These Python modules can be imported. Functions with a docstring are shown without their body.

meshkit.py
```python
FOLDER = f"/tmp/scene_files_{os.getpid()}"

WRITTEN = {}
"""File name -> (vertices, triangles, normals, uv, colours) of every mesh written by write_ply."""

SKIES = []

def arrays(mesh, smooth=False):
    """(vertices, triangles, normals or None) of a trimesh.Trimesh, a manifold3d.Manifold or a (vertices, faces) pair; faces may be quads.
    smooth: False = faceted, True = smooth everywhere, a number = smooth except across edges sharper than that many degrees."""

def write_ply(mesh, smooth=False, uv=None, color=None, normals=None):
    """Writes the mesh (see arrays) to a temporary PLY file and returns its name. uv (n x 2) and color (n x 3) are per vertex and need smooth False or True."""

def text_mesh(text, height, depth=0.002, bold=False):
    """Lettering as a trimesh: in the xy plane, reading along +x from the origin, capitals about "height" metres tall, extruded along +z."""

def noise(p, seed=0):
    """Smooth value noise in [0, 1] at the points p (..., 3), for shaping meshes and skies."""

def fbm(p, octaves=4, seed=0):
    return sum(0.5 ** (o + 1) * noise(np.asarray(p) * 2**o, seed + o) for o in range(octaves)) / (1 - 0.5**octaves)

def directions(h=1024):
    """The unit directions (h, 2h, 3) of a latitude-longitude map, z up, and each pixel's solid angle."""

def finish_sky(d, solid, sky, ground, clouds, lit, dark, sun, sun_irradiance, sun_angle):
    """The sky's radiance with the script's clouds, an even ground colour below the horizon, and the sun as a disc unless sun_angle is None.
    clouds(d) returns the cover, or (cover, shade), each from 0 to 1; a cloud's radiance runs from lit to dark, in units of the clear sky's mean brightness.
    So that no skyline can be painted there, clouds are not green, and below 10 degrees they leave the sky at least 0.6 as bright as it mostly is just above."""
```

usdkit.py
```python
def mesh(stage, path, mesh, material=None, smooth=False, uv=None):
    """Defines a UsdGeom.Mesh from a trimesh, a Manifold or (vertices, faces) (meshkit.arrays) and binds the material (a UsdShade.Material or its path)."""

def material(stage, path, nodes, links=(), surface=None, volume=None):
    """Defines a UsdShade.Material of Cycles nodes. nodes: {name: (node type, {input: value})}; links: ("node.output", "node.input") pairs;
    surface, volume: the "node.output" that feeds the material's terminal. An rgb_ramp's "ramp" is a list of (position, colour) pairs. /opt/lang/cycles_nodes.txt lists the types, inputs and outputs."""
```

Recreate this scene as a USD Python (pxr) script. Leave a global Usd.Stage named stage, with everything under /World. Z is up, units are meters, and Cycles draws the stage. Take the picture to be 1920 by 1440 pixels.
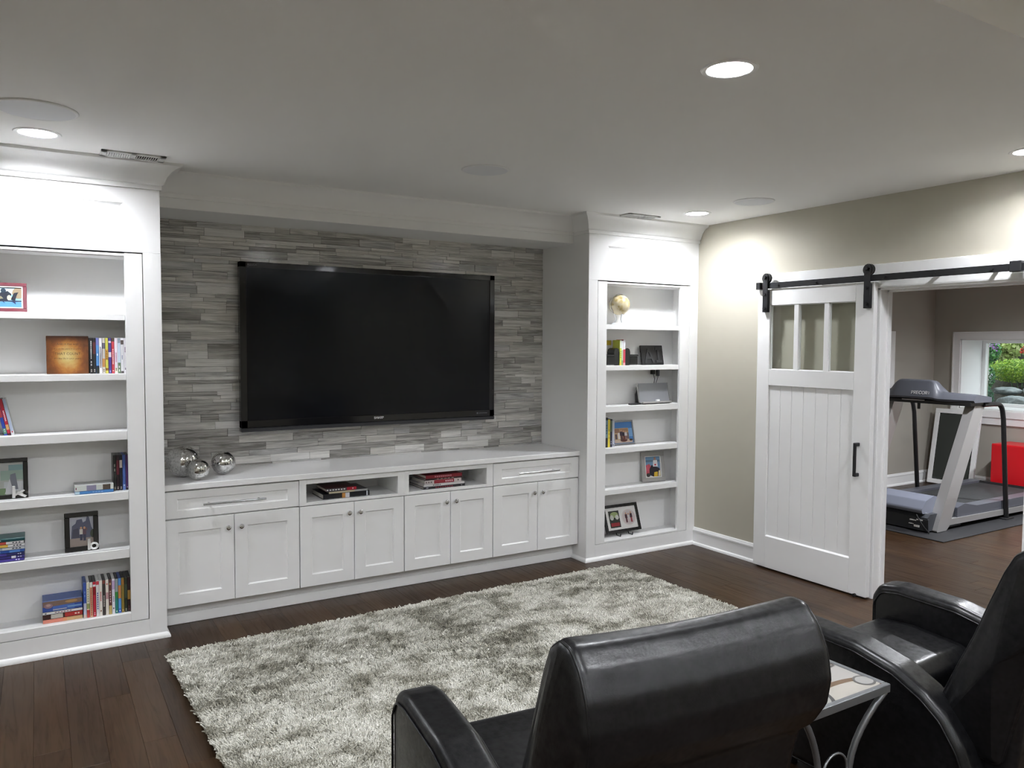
import math, random
import numpy as np, trimesh, usdkit, meshkit
from shapely.geometry import Polygon, Point, box as sbox
from pxr import Usd, UsdGeom, UsdShade, UsdLux, Sdf, Gf, Vt

stage = Usd.Stage.CreateInMemory()
UsdGeom.SetStageUpAxis(stage, 'Z')
UsdGeom.SetStageMetersPerUnit(stage, 1.0)
UsdGeom.Xform.Define(stage, '/World')
stage.SetDefaultPrim(stage.GetPrimAtPath('/World'))

# ------------------------------------------------------------------ camera, sky, light levels, exposure
F, YAW, PITCH, ROLL, EYE = 1457.87, 0.5487, 0.0513, 0.0052, (-4.5533, -4.5824, 1.6211)
EXPOSURE = 2.90
LAMP = 62.0          # radiance of the recessed lamps in the main room
LAMP_GYM = 205.0      # and in the gym
LAMP_COL = (0.95, 0.978, 1.03)
SKY = 0.16
CEIL, CEIL_BACK, STEP_Y = 2.566, 2.70, -3.32   # ceiling, and the raised ceiling nearer the photographer

cam = UsdGeom.Camera.Define(stage, '/World/camera')
cam.CreateHorizontalApertureAttr(36.0)
cam.CreateFocalLengthAttr(36.0 * F / 1920)
cam.CreateClippingRangeAttr(Gf.Vec2f(0.05, 200))
cam.CreateExposureAttr(EXPOSURE)
fw = np.array([math.sin(YAW) * math.cos(PITCH), math.cos(YAW) * math.cos(PITCH), -math.sin(PITCH)])
rt = np.cross(fw, [0, 0, 1]); rt /= np.linalg.norm(rt); upv = np.cross(rt, fw)
r2 = math.cos(ROLL) * rt + math.sin(ROLL) * upv
u2 = -math.sin(ROLL) * rt + math.cos(ROLL) * upv
cam.AddTransformOp().Set(Gf.Matrix4d(*r2, 0, *u2, 0, *(-fw), 0, *EYE, 1))

dome = UsdLux.DomeLight.Define(stage, '/World/sky')
dome.CreateIntensityAttr(SKY)
dome.CreateColorAttr(Gf.Vec3f(0.82, 0.92, 1.0))

# ------------------------------------------------------------------ helpers: prims
used, origin = {}, {}


def uniq(parent, name):
    n = used.get((parent, name), 0)
    used[(parent, name)] = n + 1
    return f'{parent}/{name}' + (f'_{n:03d}' if n else '')


def tag(p, label=None, cat=None, group=None, kind=None):
    prim = stage.GetPrimAtPath(p) if isinstance(p, str) else p
    for k, v in (('label', label), ('category', cat), ('group', group), ('kind', kind)):
        if v:
            prim.SetCustomDataByKey(k, v)
    return prim


def thing(name, label, cat, loc=(0, 0, 0), rz=0.0, rx=0.0, group=None, kind=None):
    p = uniq('/World', name)
    x = UsdGeom.Xform.Define(stage, p)
    x.AddTranslateOp().Set(Gf.Vec3d(*map(float, loc)))
    if rz:
        x.AddRotateZOp().Set(float(rz))
    if rx:
        x.AddRotateXOp().Set(float(rx))
    tag(p, label, cat, group, kind)
    origin[p] = np.zeros(3) if (rz or rx) else np.array(loc, float)
    return p


def part(parent, name, mesh, mat, smooth=False, label=None, colors=None, kind=None, local=False):
    p = uniq(parent, name)
    v, f, n = meshkit.arrays(mesh, False) if not smooth else (None, None, None)
    o = np.zeros(3) if local else origin.get(parent, np.zeros(3))
    origin[p] = o
    if isinstance(mesh, tuple):
        mesh = trimesh.Trimesh(mesh[0], mesh[1], process=False)
    mesh = mesh.copy()
    mesh.apply_translation(-o)
    m = usdkit.mesh(stage, p, mesh, MATS[mat], smooth)
    if colors is not None:
        UsdGeom.PrimvarsAPI(m).CreatePrimvar('displayColor', Sdf.ValueTypeNames.Color3fArray, 'vertex').Set(
            Vt.Vec3fArray.FromNumpy(np.asarray(colors, np.float32)))
    if label or kind:
        tag(p, label, None, None, kind)
    return p


def single(name, label, cat, mesh, mat, smooth=False, group=None, kind=None):
    p = uniq('/World', name)
    usdkit.mesh(stage, p, mesh, MATS[mat], smooth)
    tag(p, label, cat, group, kind)
    origin[p] = np.zeros(3)
    return p


def copy_of(src, name, loc, label, rz=0.0, group=None):
    p = uniq('/World', name)
    x = UsdGeom.Xform.Define(stage, p)
    was = stage.GetPrimAtPath(src).GetCustomData()
    x.GetPrim().GetReferences().AddInternalReference(src)
    x.GetPrim().SetInstanceable(True)
    x.ClearXformOpOrder()
    t = x.GetPrim().GetAttribute('xformOp:translate')
    x.SetXformOpOrder([UsdGeom.XformOp(t)]) if t else None
    x.GetPrim().CreateAttribute('xformOp:translate', Sdf.ValueTypeNames.Double3).Set(Gf.Vec3d(*map(float, loc)))
    ops = [UsdGeom.XformOp(x.GetPrim().GetAttribute('xformOp:translate'))]
    if rz:
        x.GetPrim().CreateAttribute('xformOp:rotateZ', Sdf.ValueTypeNames.Float).Set(float(rz))
        ops.append(UsdGeom.XformOp(x.GetPrim().GetAttribute('xformOp:rotateZ')))
    x.SetXformOpOrder(ops)
    tag(p, label, was.get('category'), group or was.get('group'), was.get('kind'))
    return p


# ------------------------------------------------------------------ helpers: shapes
_sg = np.array([[sx, sy, sz] for sx in (-1, 1) for sy in (-1, 1) for sz in (-1, 1)], float)
_tv = np.array([[s * (1 if k == j else .8) for j, s in enumerate(c)] for c in _sg for k in range(3)])
_ti = np.array([[0 if k == j else 1 for j in range(3)] for c in _sg for k in range(3)], float)
_ts = np.array([c for c in _sg for k in range(3)])
_h = trimesh.convex.convex_hull(_tv)
_mapi = [int(np.argmin(np.abs(_tv - v).sum(1))) for v in _h.vertices]
_tf = np.array([[_mapi[i] for i in f] for f in _h.faces])
_nn = np.cross(_tv[_tf[:, 1]] - _tv[_tf[:, 0]], _tv[_tf[:, 2]] - _tv[_tf[:, 0]])
_fl = (_nn * _tv[_tf].mean(1)).sum(1) < 0
_tf[_fl] = _tf[_fl][:, ::-1]
_plain = trimesh.creation.box([2, 2, 2])


def bx(x0, x1, y0, y1, z0, z1, c=.002):
    lo, hi = np.minimum((x0, y0, z0), (x1, y1, z1)).astype(float), np.maximum((x0, y0, z0), (x1, y1, z1)).astype(float)
    ce, h = (lo + hi) / 2, (hi - lo) / 2
    if not c:
        return trimesh.Trimesh(_plain.vertices * h + ce, _plain.faces, process=False)
    c = min(c, h.min() * .8)
    return trimesh.Trimesh(_ts * (h - c * _ti) + ce, _tf, process=False)


def cat(*ms):
    ms = [m for g in ms for m in (g if isinstance(g, (list, tuple)) else [g])]
    return trimesh.util.concatenate(ms)


def frame_axes(d):
    d = np.asarray(d, float) / np.linalg.norm(d)
    a = np.array([0, 0, 1.0]) if abs(d[2]) < .9 else np.array([1.0, 0, 0])
    x = np.cross(a, d); x /= np.linalg.norm(x)
    return x, np.cross(d, x)


def tube(pts, r, n=10, closed=False):
    pts = np.asarray(pts, float)
    m = len(pts)
    rr = np.broadcast_to(r, (m,))
    T = np.roll(pts, -1, 0) - np.roll(pts, 1, 0)
    if not closed:
        T[0], T[-1] = pts[1] - pts[0], pts[-1] - pts[-2]
    T /= np.linalg.norm(T, axis=1, keepdims=True)
    x, _ = frame_axes(T[0])
    V = []
    for i in range(m):
        x = x - T[i] * (x @ T[i]); x /= np.linalg.norm(x)
        y = np.cross(T[i], x)
        a = np.arange(n) / n * 2 * np.pi
        V.append(pts[i] + rr[i] * (np.cos(a)[:, None] * x + np.sin(a)[:, None] * y))
    V = np.vstack(V)
    Fc = []
    for i in range(m if closed else m - 1):
        j = (i + 1) % m
        for k in range(n):
            l = (k + 1) % n
            Fc += [[i * n + k, i * n + l, j * n + l], [i * n + k, j * n + l, j * n + k]]
    if not closed:
        V = np.vstack([V, pts[0], pts[-1]])
        for k in range(n):
            l = (k + 1) % n
            Fc += [[m * n, l, k], [m * n + 1, (m - 1) * n + k, (m - 1) * n + l]]
    return trimesh.Trimesh(V, np.array(Fc), process=False)


def cyl(p0, p1, r, n=20, r1=None):
    return tube([p0, p1], [r, r if r1 is None else r1], n)


def lathe(prof, c=(0, 0, 0), n=32, axis='z'):
    """prof: (radius, height); a closed solid of revolution, flat ends capped."""
    prof = [(max(r, 0.0), z) for r, z in prof]
    if prof[0][0] > 1e-9:
        prof = [(0.0, prof[0][1])] + prof
    if prof[-1][0] > 1e-9:
        prof = prof + [(0.0, prof[-1][1])]
    a = np.arange(n) / n * 2 * np.pi
    V, ring = [], []
    for r, z in prof:
        k0 = len(V)
        if r < 1e-9:
            V.append((0, 0, z)); ring.append([k0] * n)
        else:
            V += [(r * math.cos(t), r * math.sin(t), z) for t in a]; ring.append(list(range(k0, k0 + n)))
    Fc = []
    for p, q in zip(ring[:-1], ring[1:]):
        for k in range(n):
            l = (k + 1) % n
            if p[k] != p[l]:
                Fc.append([p[k], p[l], q[l]])
            if q[k] != q[l]:
                Fc.append([p[k], q[l], q[k]])
    V = np.array(V, float)
    if axis == 'x':
        V = V[:, [2, 0, 1]]
    elif axis == 'y':
        V = V[:, [1, 2, 0]]
    m = trimesh.Trimesh(V + np.asarray(c), np.array(Fc), process=False)
    if m.volume < 0:
        m.invert()
    return m


def ring_of(prof, c=(0, 0, 0), n=32):
    """A closed profile (radius, height) turned about z: an annulus."""
    prof = np.asarray(prof, float)
    a = np.arange(n) / n * 2 * np.pi
    V = np.vstack([np.stack([r * np.cos(a), r * np.sin(a), np.full(n, z)], 1) for r, z in prof])
    Fc, m_ = [], len(prof)
    for i in range(m_):
        j = (i + 1) % m_
        for k in range(n):
            l = (k + 1) % n
            Fc += [[i * n + k, i * n + l, j * n + l], [i * n + k, j * n + l, j * n + k]]
    m = trimesh.Trimesh(V + np.asarray(c), np.array(Fc), process=False)
    if m.volume < 0:
        m.invert()
    return m


def prism(poly, a, b, axis='x'):
    """A polygon extruded from a to b along the axis: x: (y, z); y: (z, x); z: (x, y)."""
    poly = poly if isinstance(poly, Polygon) else Polygon(poly)
    m = trimesh.creation.extrude_polygon(poly, abs(b - a), engine='earcut')
    V = np.array(m.vertices)
    V[:, 2] += min(a, b)
    V = {'x': V[:, [2, 0, 1]], 'y': V[:, [1, 2, 0]], 'z': V}[axis]
    return trimesh.Trimesh(V, m.faces, process=False)


def resample(pts, n):
    pts = np.asarray(pts, float)
    q = np.vstack([pts, pts[:1]])
    s = np.r_[0, np.cumsum(np.linalg.norm(np.diff(q, axis=0), axis=1))]
    t = np.arange(n) / n * s[-1]
    return np.stack([np.interp(t, s, q[:, k]) for k in range(q.shape[1])], 1)


def soft(poly, r):
    p = Polygon(poly).buffer(-r, 12).buffer(r, 12)
    p = p.buffer(r * .5, 12).buffer(-r * .5, 12)
    c = np.array(p.exterior.coords)[:-1]
    return c if p.exterior.is_ccw else c[::-1]


def pillow(prof, x0, x1, r, n=120, bulge=0.0, steps=6, swell=None):
    """A cushion: profile (y, z), counter-clockwise, from x0 to x1, its edges rounded by r and its two ends bulging."""
    p = resample(prof, n)
    t = np.roll(p, -1, 0) - np.roll(p, 1, 0)
    t /= np.linalg.norm(t, axis=1, keepdims=True)
    nin = np.stack([-t[:, 1], t[:, 0]], 1)
    secs = []
    for i in range(steps + 1):
        a = i / steps * np.pi / 2
        secs.append((x0 + r * (1 - np.sin(a)), r * (1 - np.cos(a))))
    secs = secs[::-1]
    secs += [(x0 + r + (x1 - x0 - 2 * r) * k / 14, 0.0) for k in range(1, 14)]
    secs += [(x0 + x1 - x, d) for x, d in secs[steps::-1]]
    c = p.mean(0)
    V = []
    for x, d in secs:
        q = p + nin * d
        if swell:
            q = c + (q - c) * (1 + swell(x))
        V.append(np.column_stack([np.full(n, x), q]))
    rings = len(V)
    capn = 5
    lo, hi = [], []
    for k in range(1, capn + 1):
        s = 1 - k / (capn + .6)
        for src, out, sg in ((V[0], lo, -1), (V[-1], hi, 1)):
            m = src[:, 1:].mean(0)
            q = m + (src[:, 1:] - m) * s
            out.append(np.column_stack([np.full(n, src[0, 0] + sg * bulge * (1 - s * s)), q]))
    allr = lo[::-1] + V + hi
    VV = np.vstack(allr)
    Fc = []
    for i in range(len(allr) - 1):
        a = i * n + np.arange(n); b = i * n + (np.arange(n) + 1) % n
        Fc += [np.stack([a, b, b + n], 1), np.stack([a, b + n, a + n], 1)]
    e0, e1 = len(VV), len(VV) + 1
    VV = np.vstack([VV, allr[0].mean(0), allr[-1].mean(0)])
    a = np.arange(n); b = (a + 1) % n
    Fc.append(np.stack([np.full(n, e0), b, a], 1))
    a = a + (len(allr) - 1) * n; b = b + (len(allr) - 1) * n
    Fc.append(np.stack([np.full(n, e1), a, b], 1))
    m = trimesh.Trimesh(VV, np.vstack(Fc), process=False)
    if m.volume < 0:
        m.invert()
    return m


def shaker(x0, x1, z0, z1, yf, th=.019, rail=.07, depth=.009, bev=.007, railv=None):
    """A cupboard front that faces -y with a sunk flat panel whose edges slope."""
    rv = rail if railv is None else railv
    R = lambda a, b, y: [(x0 + a, y, z0 + b), (x1 - a, y, z0 + b), (x1 - a, y, z1 - b), (x0 + a, y, z1 - b)]
    e = .0015
    V = np.array(R(0, 0, yf + th) + R(0, 0, yf + e) + R(e, e, yf) + R(rail, rv, yf) + R(rail + .001, rv + .001, yf + .003) + R(rail + bev, rv + bev, yf + depth))
    Fc = []
    for i in range(5):
        for k in range(4):
            l = (k + 1) % 4
            Fc += [[i * 4 + k, i * 4 + l, i * 4 + 4 + l], [i * 4 + k, i * 4 + 4 + l, i * 4 + 4 + k]]
    Fc += [[20, 21, 22], [20, 22, 23], [0, 2, 1], [0, 3, 2]]
    m = trimesh.Trimesh(V, np.array(Fc), process=False)
    if m.volume < 0:
        m.invert()
    return m


def swept(prof, path, closed=False):
    """Moulding: prof (outward, z) swept along a polyline (x, y); outward is to the right of travel."""
    path = np.asarray(path, float)
    d = np.diff(path, axis=0); d /= np.linalg.norm(d, axis=1, keepdims=True)
    nr = np.stack([d[:, 1], -d[:, 0]], 1)
    V = []
    n = len(prof)
    for i in range(len(path)):
        if i == 0:
            m = nr[0]
        elif i == len(path) - 1:
            m = nr[-1]
        else:
            m = nr[i - 1] + nr[i]
            m = m / (m @ nr[i])
        for o, z in prof:
            V.append([path[i, 0] + m[0] * o, path[i, 1] + m[1] * o, z])
    Fc = []
    for i in range(len(path) - 1):
        for k in range(n):
            l = (k + 1) % n
            Fc += [[i * n + k, (i + 1) * n + k, (i + 1) * n + l], [i * n + k, (i + 1) * n + l, i * n + l]]
    cap = trimesh.creation.triangulate_polygon(Polygon(prof), engine='earcut')
    cv, cf = cap
    idx = [int(np.argmin(np.abs(np.asarray(prof) - v).sum(1))) for v in cv]
    for f in cf:
        a, b, c = (idx[j] for j in f)
        e = (len(path) - 1) * n
        Fc += [[a, b, c], [e + a, e + c, e + b]]
    m = trimesh.Trimesh(np.array(V), np.array(Fc), process=False)
    trimesh.repair.fix_normals(m)
    return m


def S(r, g, b):
    return tuple((c / 255 / 12.92) if c <= 10 else ((c / 255 + .055) / 1.055) ** 2.4 for c in (r, g, b))


def txt(s, h, depth=.0015, bold=False, face='-y', at=(0, 0, 0), center=True):
    m = meshkit.text_mesh(s, h, depth, bold)
    V = np.array(m.vertices)
    if center:
        V[:, 0] -= (V[:, 0].min() + V[:, 0].max()) / 2
    x, y, z = V.T
    if face == '-y':
        V = np.stack([x, -z, y], 1)
    elif face == '-x':
        V = np.stack([-z, -x, y], 1)
    return trimesh.Trimesh(V + np.asarray(at), m.faces, process=False)


def printed(polys, w, h, y=0.0, eps=.00015):
    """A flat print facing -y, from (0,0) to (w,h) in x,z: polys is a list of (colour, points in 0..1)."""
    V, Fc, C = [], [], []
    n = 0
    for i, (col, pts) in enumerate(polys):
        pg = Polygon(pts)
        if not pg.is_valid:
            pg = pg.buffer(0)
        pg = pg.intersection(sbox(0, 0, 1, 1))
        for g in getattr(pg, 'geoms', [pg]):
            if g.is_empty or g.geom_type != 'Polygon':
                continue
            v, f = trimesh.creation.triangulate_polygon(g, engine='earcut')
            a, b, c = v[f[0]]
            if (b[0] - a[0]) * (c[1] - a[1]) - (b[1] - a[1]) * (c[0] - a[0]) < 0:
                f = f[:, ::-1]
            V.append(np.column_stack([v[:, 0] * w, np.full(len(v), y - eps * i), v[:, 1] * h]))
            Fc.append(f + n); n += len(v)
            C.append(np.tile(S(*col), (len(v), 1)))
    return trimesh.Trimesh(np.vstack(V), np.vstack(Fc), process=False), np.vstack(C)


def R4(x0, z0, x1, z1):
    return [(x0, z0), (x1, z0), (x1, z1), (x0, z1)]


def disc(x, z, rx, rz, n=20):
    return [(x + rx * math.cos(k / n * 6.2832), z + rz * math.sin(k / n * 6.2832)) for k in range(n)]


# ------------------------------------------------------------------ materials
MATS = {}


def pbr(name, col, rough=.5, metal=0.0, spec=.5, coat=0.0, bump=None, emit=None, trans=0.0, sheen=0.0, coat_rough=.05, aniso=0):
    b = {'base_color': col, 'roughness': rough, 'metallic': metal, 'specular_ior_level': spec, 'coat_weight': coat,
         'coat_roughness': coat_rough, 'transmission_weight': trans, 'sheen_weight': sheen}
    if emit:
        b['emission_color'], b['emission_strength'] = emit
    nodes, links = {'b': ('principled_bsdf', b)}, []
    if bump:
        sc, st, dist = bump
        nodes |= {'g': ('geometry', {}), 'n': ('noise_texture', {'scale': sc, 'detail': 3.0, 'roughness': .55}),
                  'u': ('bump', {'strength': st, 'distance': dist})}
        links += [('g.position', 'n.vector'), ('n.fac', 'u.height'), ('u.normal', 'b.normal')]
    MATS[name] = usdkit.material(stage, f'/World/Looks/{name}', nodes, links, surface='b.BSDF')


pbr('white_paint', (.86, .86, .855), .38, bump=(220, .04, .001))
pbr('white_trim', (.87, .87, .865), .35)
pbr('counter_white', (.88, .88, .88), .16, spec=.5)
pbr('ceiling_paint', (.89, .885, .87), .85, spec=.2, bump=(160, .12, .002))
pbr('beige_paint', (.50, .475, .395), .6, spec=.3, bump=(180, .06, .001))
pbr('taupe_paint', (.40, .375, .325), .65, spec=.3, bump=(180, .06, .001))
pbr('grout', (.20, .19, .18), .8)
pbr('subfloor', (.02, .013, .009), .7)
pbr('black_iron', (.018, .018, .02), .42, metal=.3, spec=.5, bump=(300, .1, .001))
pbr('chrome', (.80, .80, .82), .07, metal=1.0)
pbr('nickel', (.62, .62, .63), .22, metal=1.0)
pbr('tv_bezel', (.006, .006, .007), .08, spec=.5)
pbr('tv_screen', (.004, .0045, .006), .13, spec=.17)
pbr('tv_strip', (.03, .031, .037), .3)
pbr('logo_silver', (.62, .62, .64), .4, metal=.2)
pbr('logo_grey', (.12, .12, .13), .4)
pbr('grille_cloth', (.78, .79, .81), .8, spec=.2)
pbr('vent_metal', (.72, .72, .71), .45)
pbr('vent_dark', (.05, .05, .05), .8)
pbr('lamp_trim', (.85, .85, .85), .4)
pbr('lamp_lens', (.9, .9, .9), .5, emit=(LAMP_COL, LAMP))
pbr('lamp_lens_gym', (.9, .9, .9), .5, emit=(LAMP_COL, LAMP_GYM))
pbr('black_plastic', (.012, .012, .013), .35)
pbr('grey_plastic', (.10, .105, .125), .38)
pbr('hood_plastic', (.21, .225, .28), .33)
pbr('dark_plastic', (.04, .043, .05), .45)
pbr('belt_rubber', (.035, .037, .038), .7, bump=(400, .3, .001))
pbr('mat_rubber', (.014, .014, .016), .6, bump=(250, .3, .001))
pbr('silver_paint', (.50, .49, .485), .34, metal=.55)
pbr('silver_grille', (.30, .31, .335), .45, metal=.4, bump=(1500, .25, .001))
pbr('silver_frame', (.42, .41, .40), .42, metal=.35, bump=(90, .2, .001))
pbr('grey_frame', (.27, .28, .30), .45, metal=.2)
pbr('red_metal', (.62, .008, .015), .35)
pbr('mirror_glass', (.030, .036, .032), .05, spec=.6)
pbr('red_wood', (.17, .035, .05), .3, coat=.3)
pbr('plaque_edge', (.10, .04, .015), .5)
pbr('black_frame', (.009, .009, .009), .25, coat=.3)
pbr('letter_silver', (.80, .80, .80), .3, metal=.5)
pbr('mat_board', (.80, .79, .77), .8)
pbr('page_paper', (.70, .67, .60), .85)
pbr('globe_base', (.86, .88, .90), .08, spec=.8)
pbr('table_metal', (.25, .26, .27), .36, metal=.75)
pbr('stem_green', (.05, .12, .03), .6)
pbr('rug_backing', (.20, .19, .17), .95)
pbr('dark_gap', (.02, .02, .02), .9)
MATS['print'] = usdkit.material(stage, '/World/Looks/printed_ink', {'a': ('attribute', {'attribute': 'displayColor'}), 'b': ('principled_bsdf', {'roughness': .35, 'coat_weight': .2, 'coat_roughness': .15})}, [('a.color', 'b.base_color')], surface='b.BSDF')
MATS['print_matte'] = usdkit.material(stage, '/World/Looks/printed_matte', {'a': ('attribute', {'attribute': 'displayColor'}), 'b': ('principled_bsdf', {'roughness': .7, 'specular_ior_level': .3})}, [('a.color', 'b.base_color')], surface='b.BSDF')

# mercury glass: mirror with faint mottling
MATS['mercury_glass'] = usdkit.material(stage, '/World/Looks/mercury_glass', {
    'g': ('geometry', {}), 'n': ('noise_texture', {'scale': 90.0, 'detail': 4.0}),
    'r': ('rgb_ramp', {'ramp': [(.3, (.40, .40, .39)), (.6, (.74, .74, .73))]}),
    'q': ('map_range', {'from_min': .35, 'from_max': .7, 'to_min': .16, 'to_max': .03, 'clamp': True}),
    'b': ('principled_bsdf', {'metallic': 1.0})},
    [('g.position', 'n.vector'), ('n.fac', 'r.fac'), ('r.color', 'b.base_color'), ('n.fac', 'q.value'), ('q.result', 'b.roughness')], surface='b.BSDF')

# window panes
MATS['pane_glass'] = usdkit.material(stage, '/World/Looks/pane_glass', {
    'f': ('fresnel', {'IOR': 1.45}), 'ge': ('geometry', {}), 'iv': ('math', {'math_type': 'subtract', 'value1': 1.0}), 'mu': ('math', {'math_type': 'multiply'}),
    't': ('transparent_bsdf', {'color': (.965, .975, .965)}), 'g': ('glossy_bsdf', {'color': (1, 1, 1), 'roughness': .01}), 'm': ('mix_closure', {})},
    [('ge.backfacing', 'iv.value2'), ('iv.value', 'mu.value1'), ('f.fac', 'mu.value2'), ('mu.value', 'm.fac'), ('t.BSDF', 'm.closure1'), ('g.BSDF', 'm.closure2')], surface='m.closure')

# black leather
MATS['leather'] = usdkit.material(stage, '/World/Looks/leather', {
    'g': ('geometry', {}), 'v': ('voronoi_texture', {'scale': 420.0}), 'n': ('noise_texture', {'scale': 9.0, 'detail': 5.0, 'roughness': .6}),
    'n2': ('noise_texture', {'scale': 38.0, 'detail': 4.0}),
    'u0': ('bump', {'strength': .07, 'distance': .0010}), 'u': ('bump', {'strength': .16, 'distance': .012}), 'u2': ('bump', {'strength': .08, 'distance': .004}),
    'q': ('map_range', {'from_min': .3, 'from_max': .7, 'to_min': .27, 'to_max': .37}),
    'b': ('principled_bsdf', {'base_color': (.0045, .0045, .0052), 'specular_ior_level': .36})},
    [('g.position', 'v.vector'), ('g.position', 'n.vector'), ('g.position', 'n2.vector'), ('n.fac', 'u.height'), ('n2.fac', 'u2.height'), ('u.normal', 'u2.normal'),
     ('v.distance', 'u0.height'), ('u2.normal', 'u0.normal'), ('u0.normal', 'b.normal'), ('n2.fac', 'q.value'), ('q.result', 'b.roughness')], surface='b.BSDF')

# dark stained oak planks (grain runs along y); four stains
for i, (a, b_, c) in enumerate([((.019, .0085, .0032), (.041, .0205, .0086), (.060, .0320, .0140)), ((.016, .0074, .0030), (.035, .0176, .0076), (.052, .0278, .0124)),
                                ((.022, .0100, .0038), (.047, .0240, .0102), (.068, .0370, .0166)), ((.017, .0084, .0038), (.038, .0204, .0094), (.056, .0310, .0148))]):
    MATS[f'oak{i}'] = usdkit.material(stage, f'/World/Looks/stained_oak_{i}', {
        'g': ('geometry', {}), 'o': ('object_info', {}), 'k': ('math', {'math_type': 'multiply', 'value2': 37.0}),
        'x': ('combine_xyz', {}), 'ad': ('mapping', {'scale': (34.0, 2.2, 10.0)}), 'lo': ('mapping', {'scale': (6.0, .9, 3.0)}),
        'n': ('noise_texture', {'scale': 1.0, 'detail': 6.0, 'roughness': .62, 'distortion': 1.2}), 'n2': ('noise_texture', {'scale': 1.0, 'detail': 3.0, 'distortion': .6}),
        'mx': ('mix_float', {'fac': .45}),
        'r': ('rgb_ramp', {'ramp': [(.28, a), (.5, b_), (.75, c)]}), 'u': ('bump', {'strength': .09, 'distance': .002}),
        'q': ('map_range', {'from_min': .3, 'from_max': .7, 'to_min': .27, 'to_max': .40}),
        'b': ('principled_bsdf', {'specular_ior_level': .2})},
        [('g.position', 'ad.vector'), ('g.position', 'lo.vector'), ('o.random', 'k.value1'), ('k.value', 'x.z'), ('x.vector', 'ad.location'), ('x.vector', 'lo.location'),
         ('ad.vector', 'n.vector'), ('lo.vector', 'n2.vector'), ('n.fac', 'mx.a'), ('n2.fac', 'mx.b'), ('mx.result', 'r.fac'), ('r.color', 'b.base_color'),
         ('n.fac', 'u.height'), ('u.normal', 'b.normal'), ('n.fac', 'q.value'), ('q.result', 'b.roughness')], surface='b.BSDF')

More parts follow.
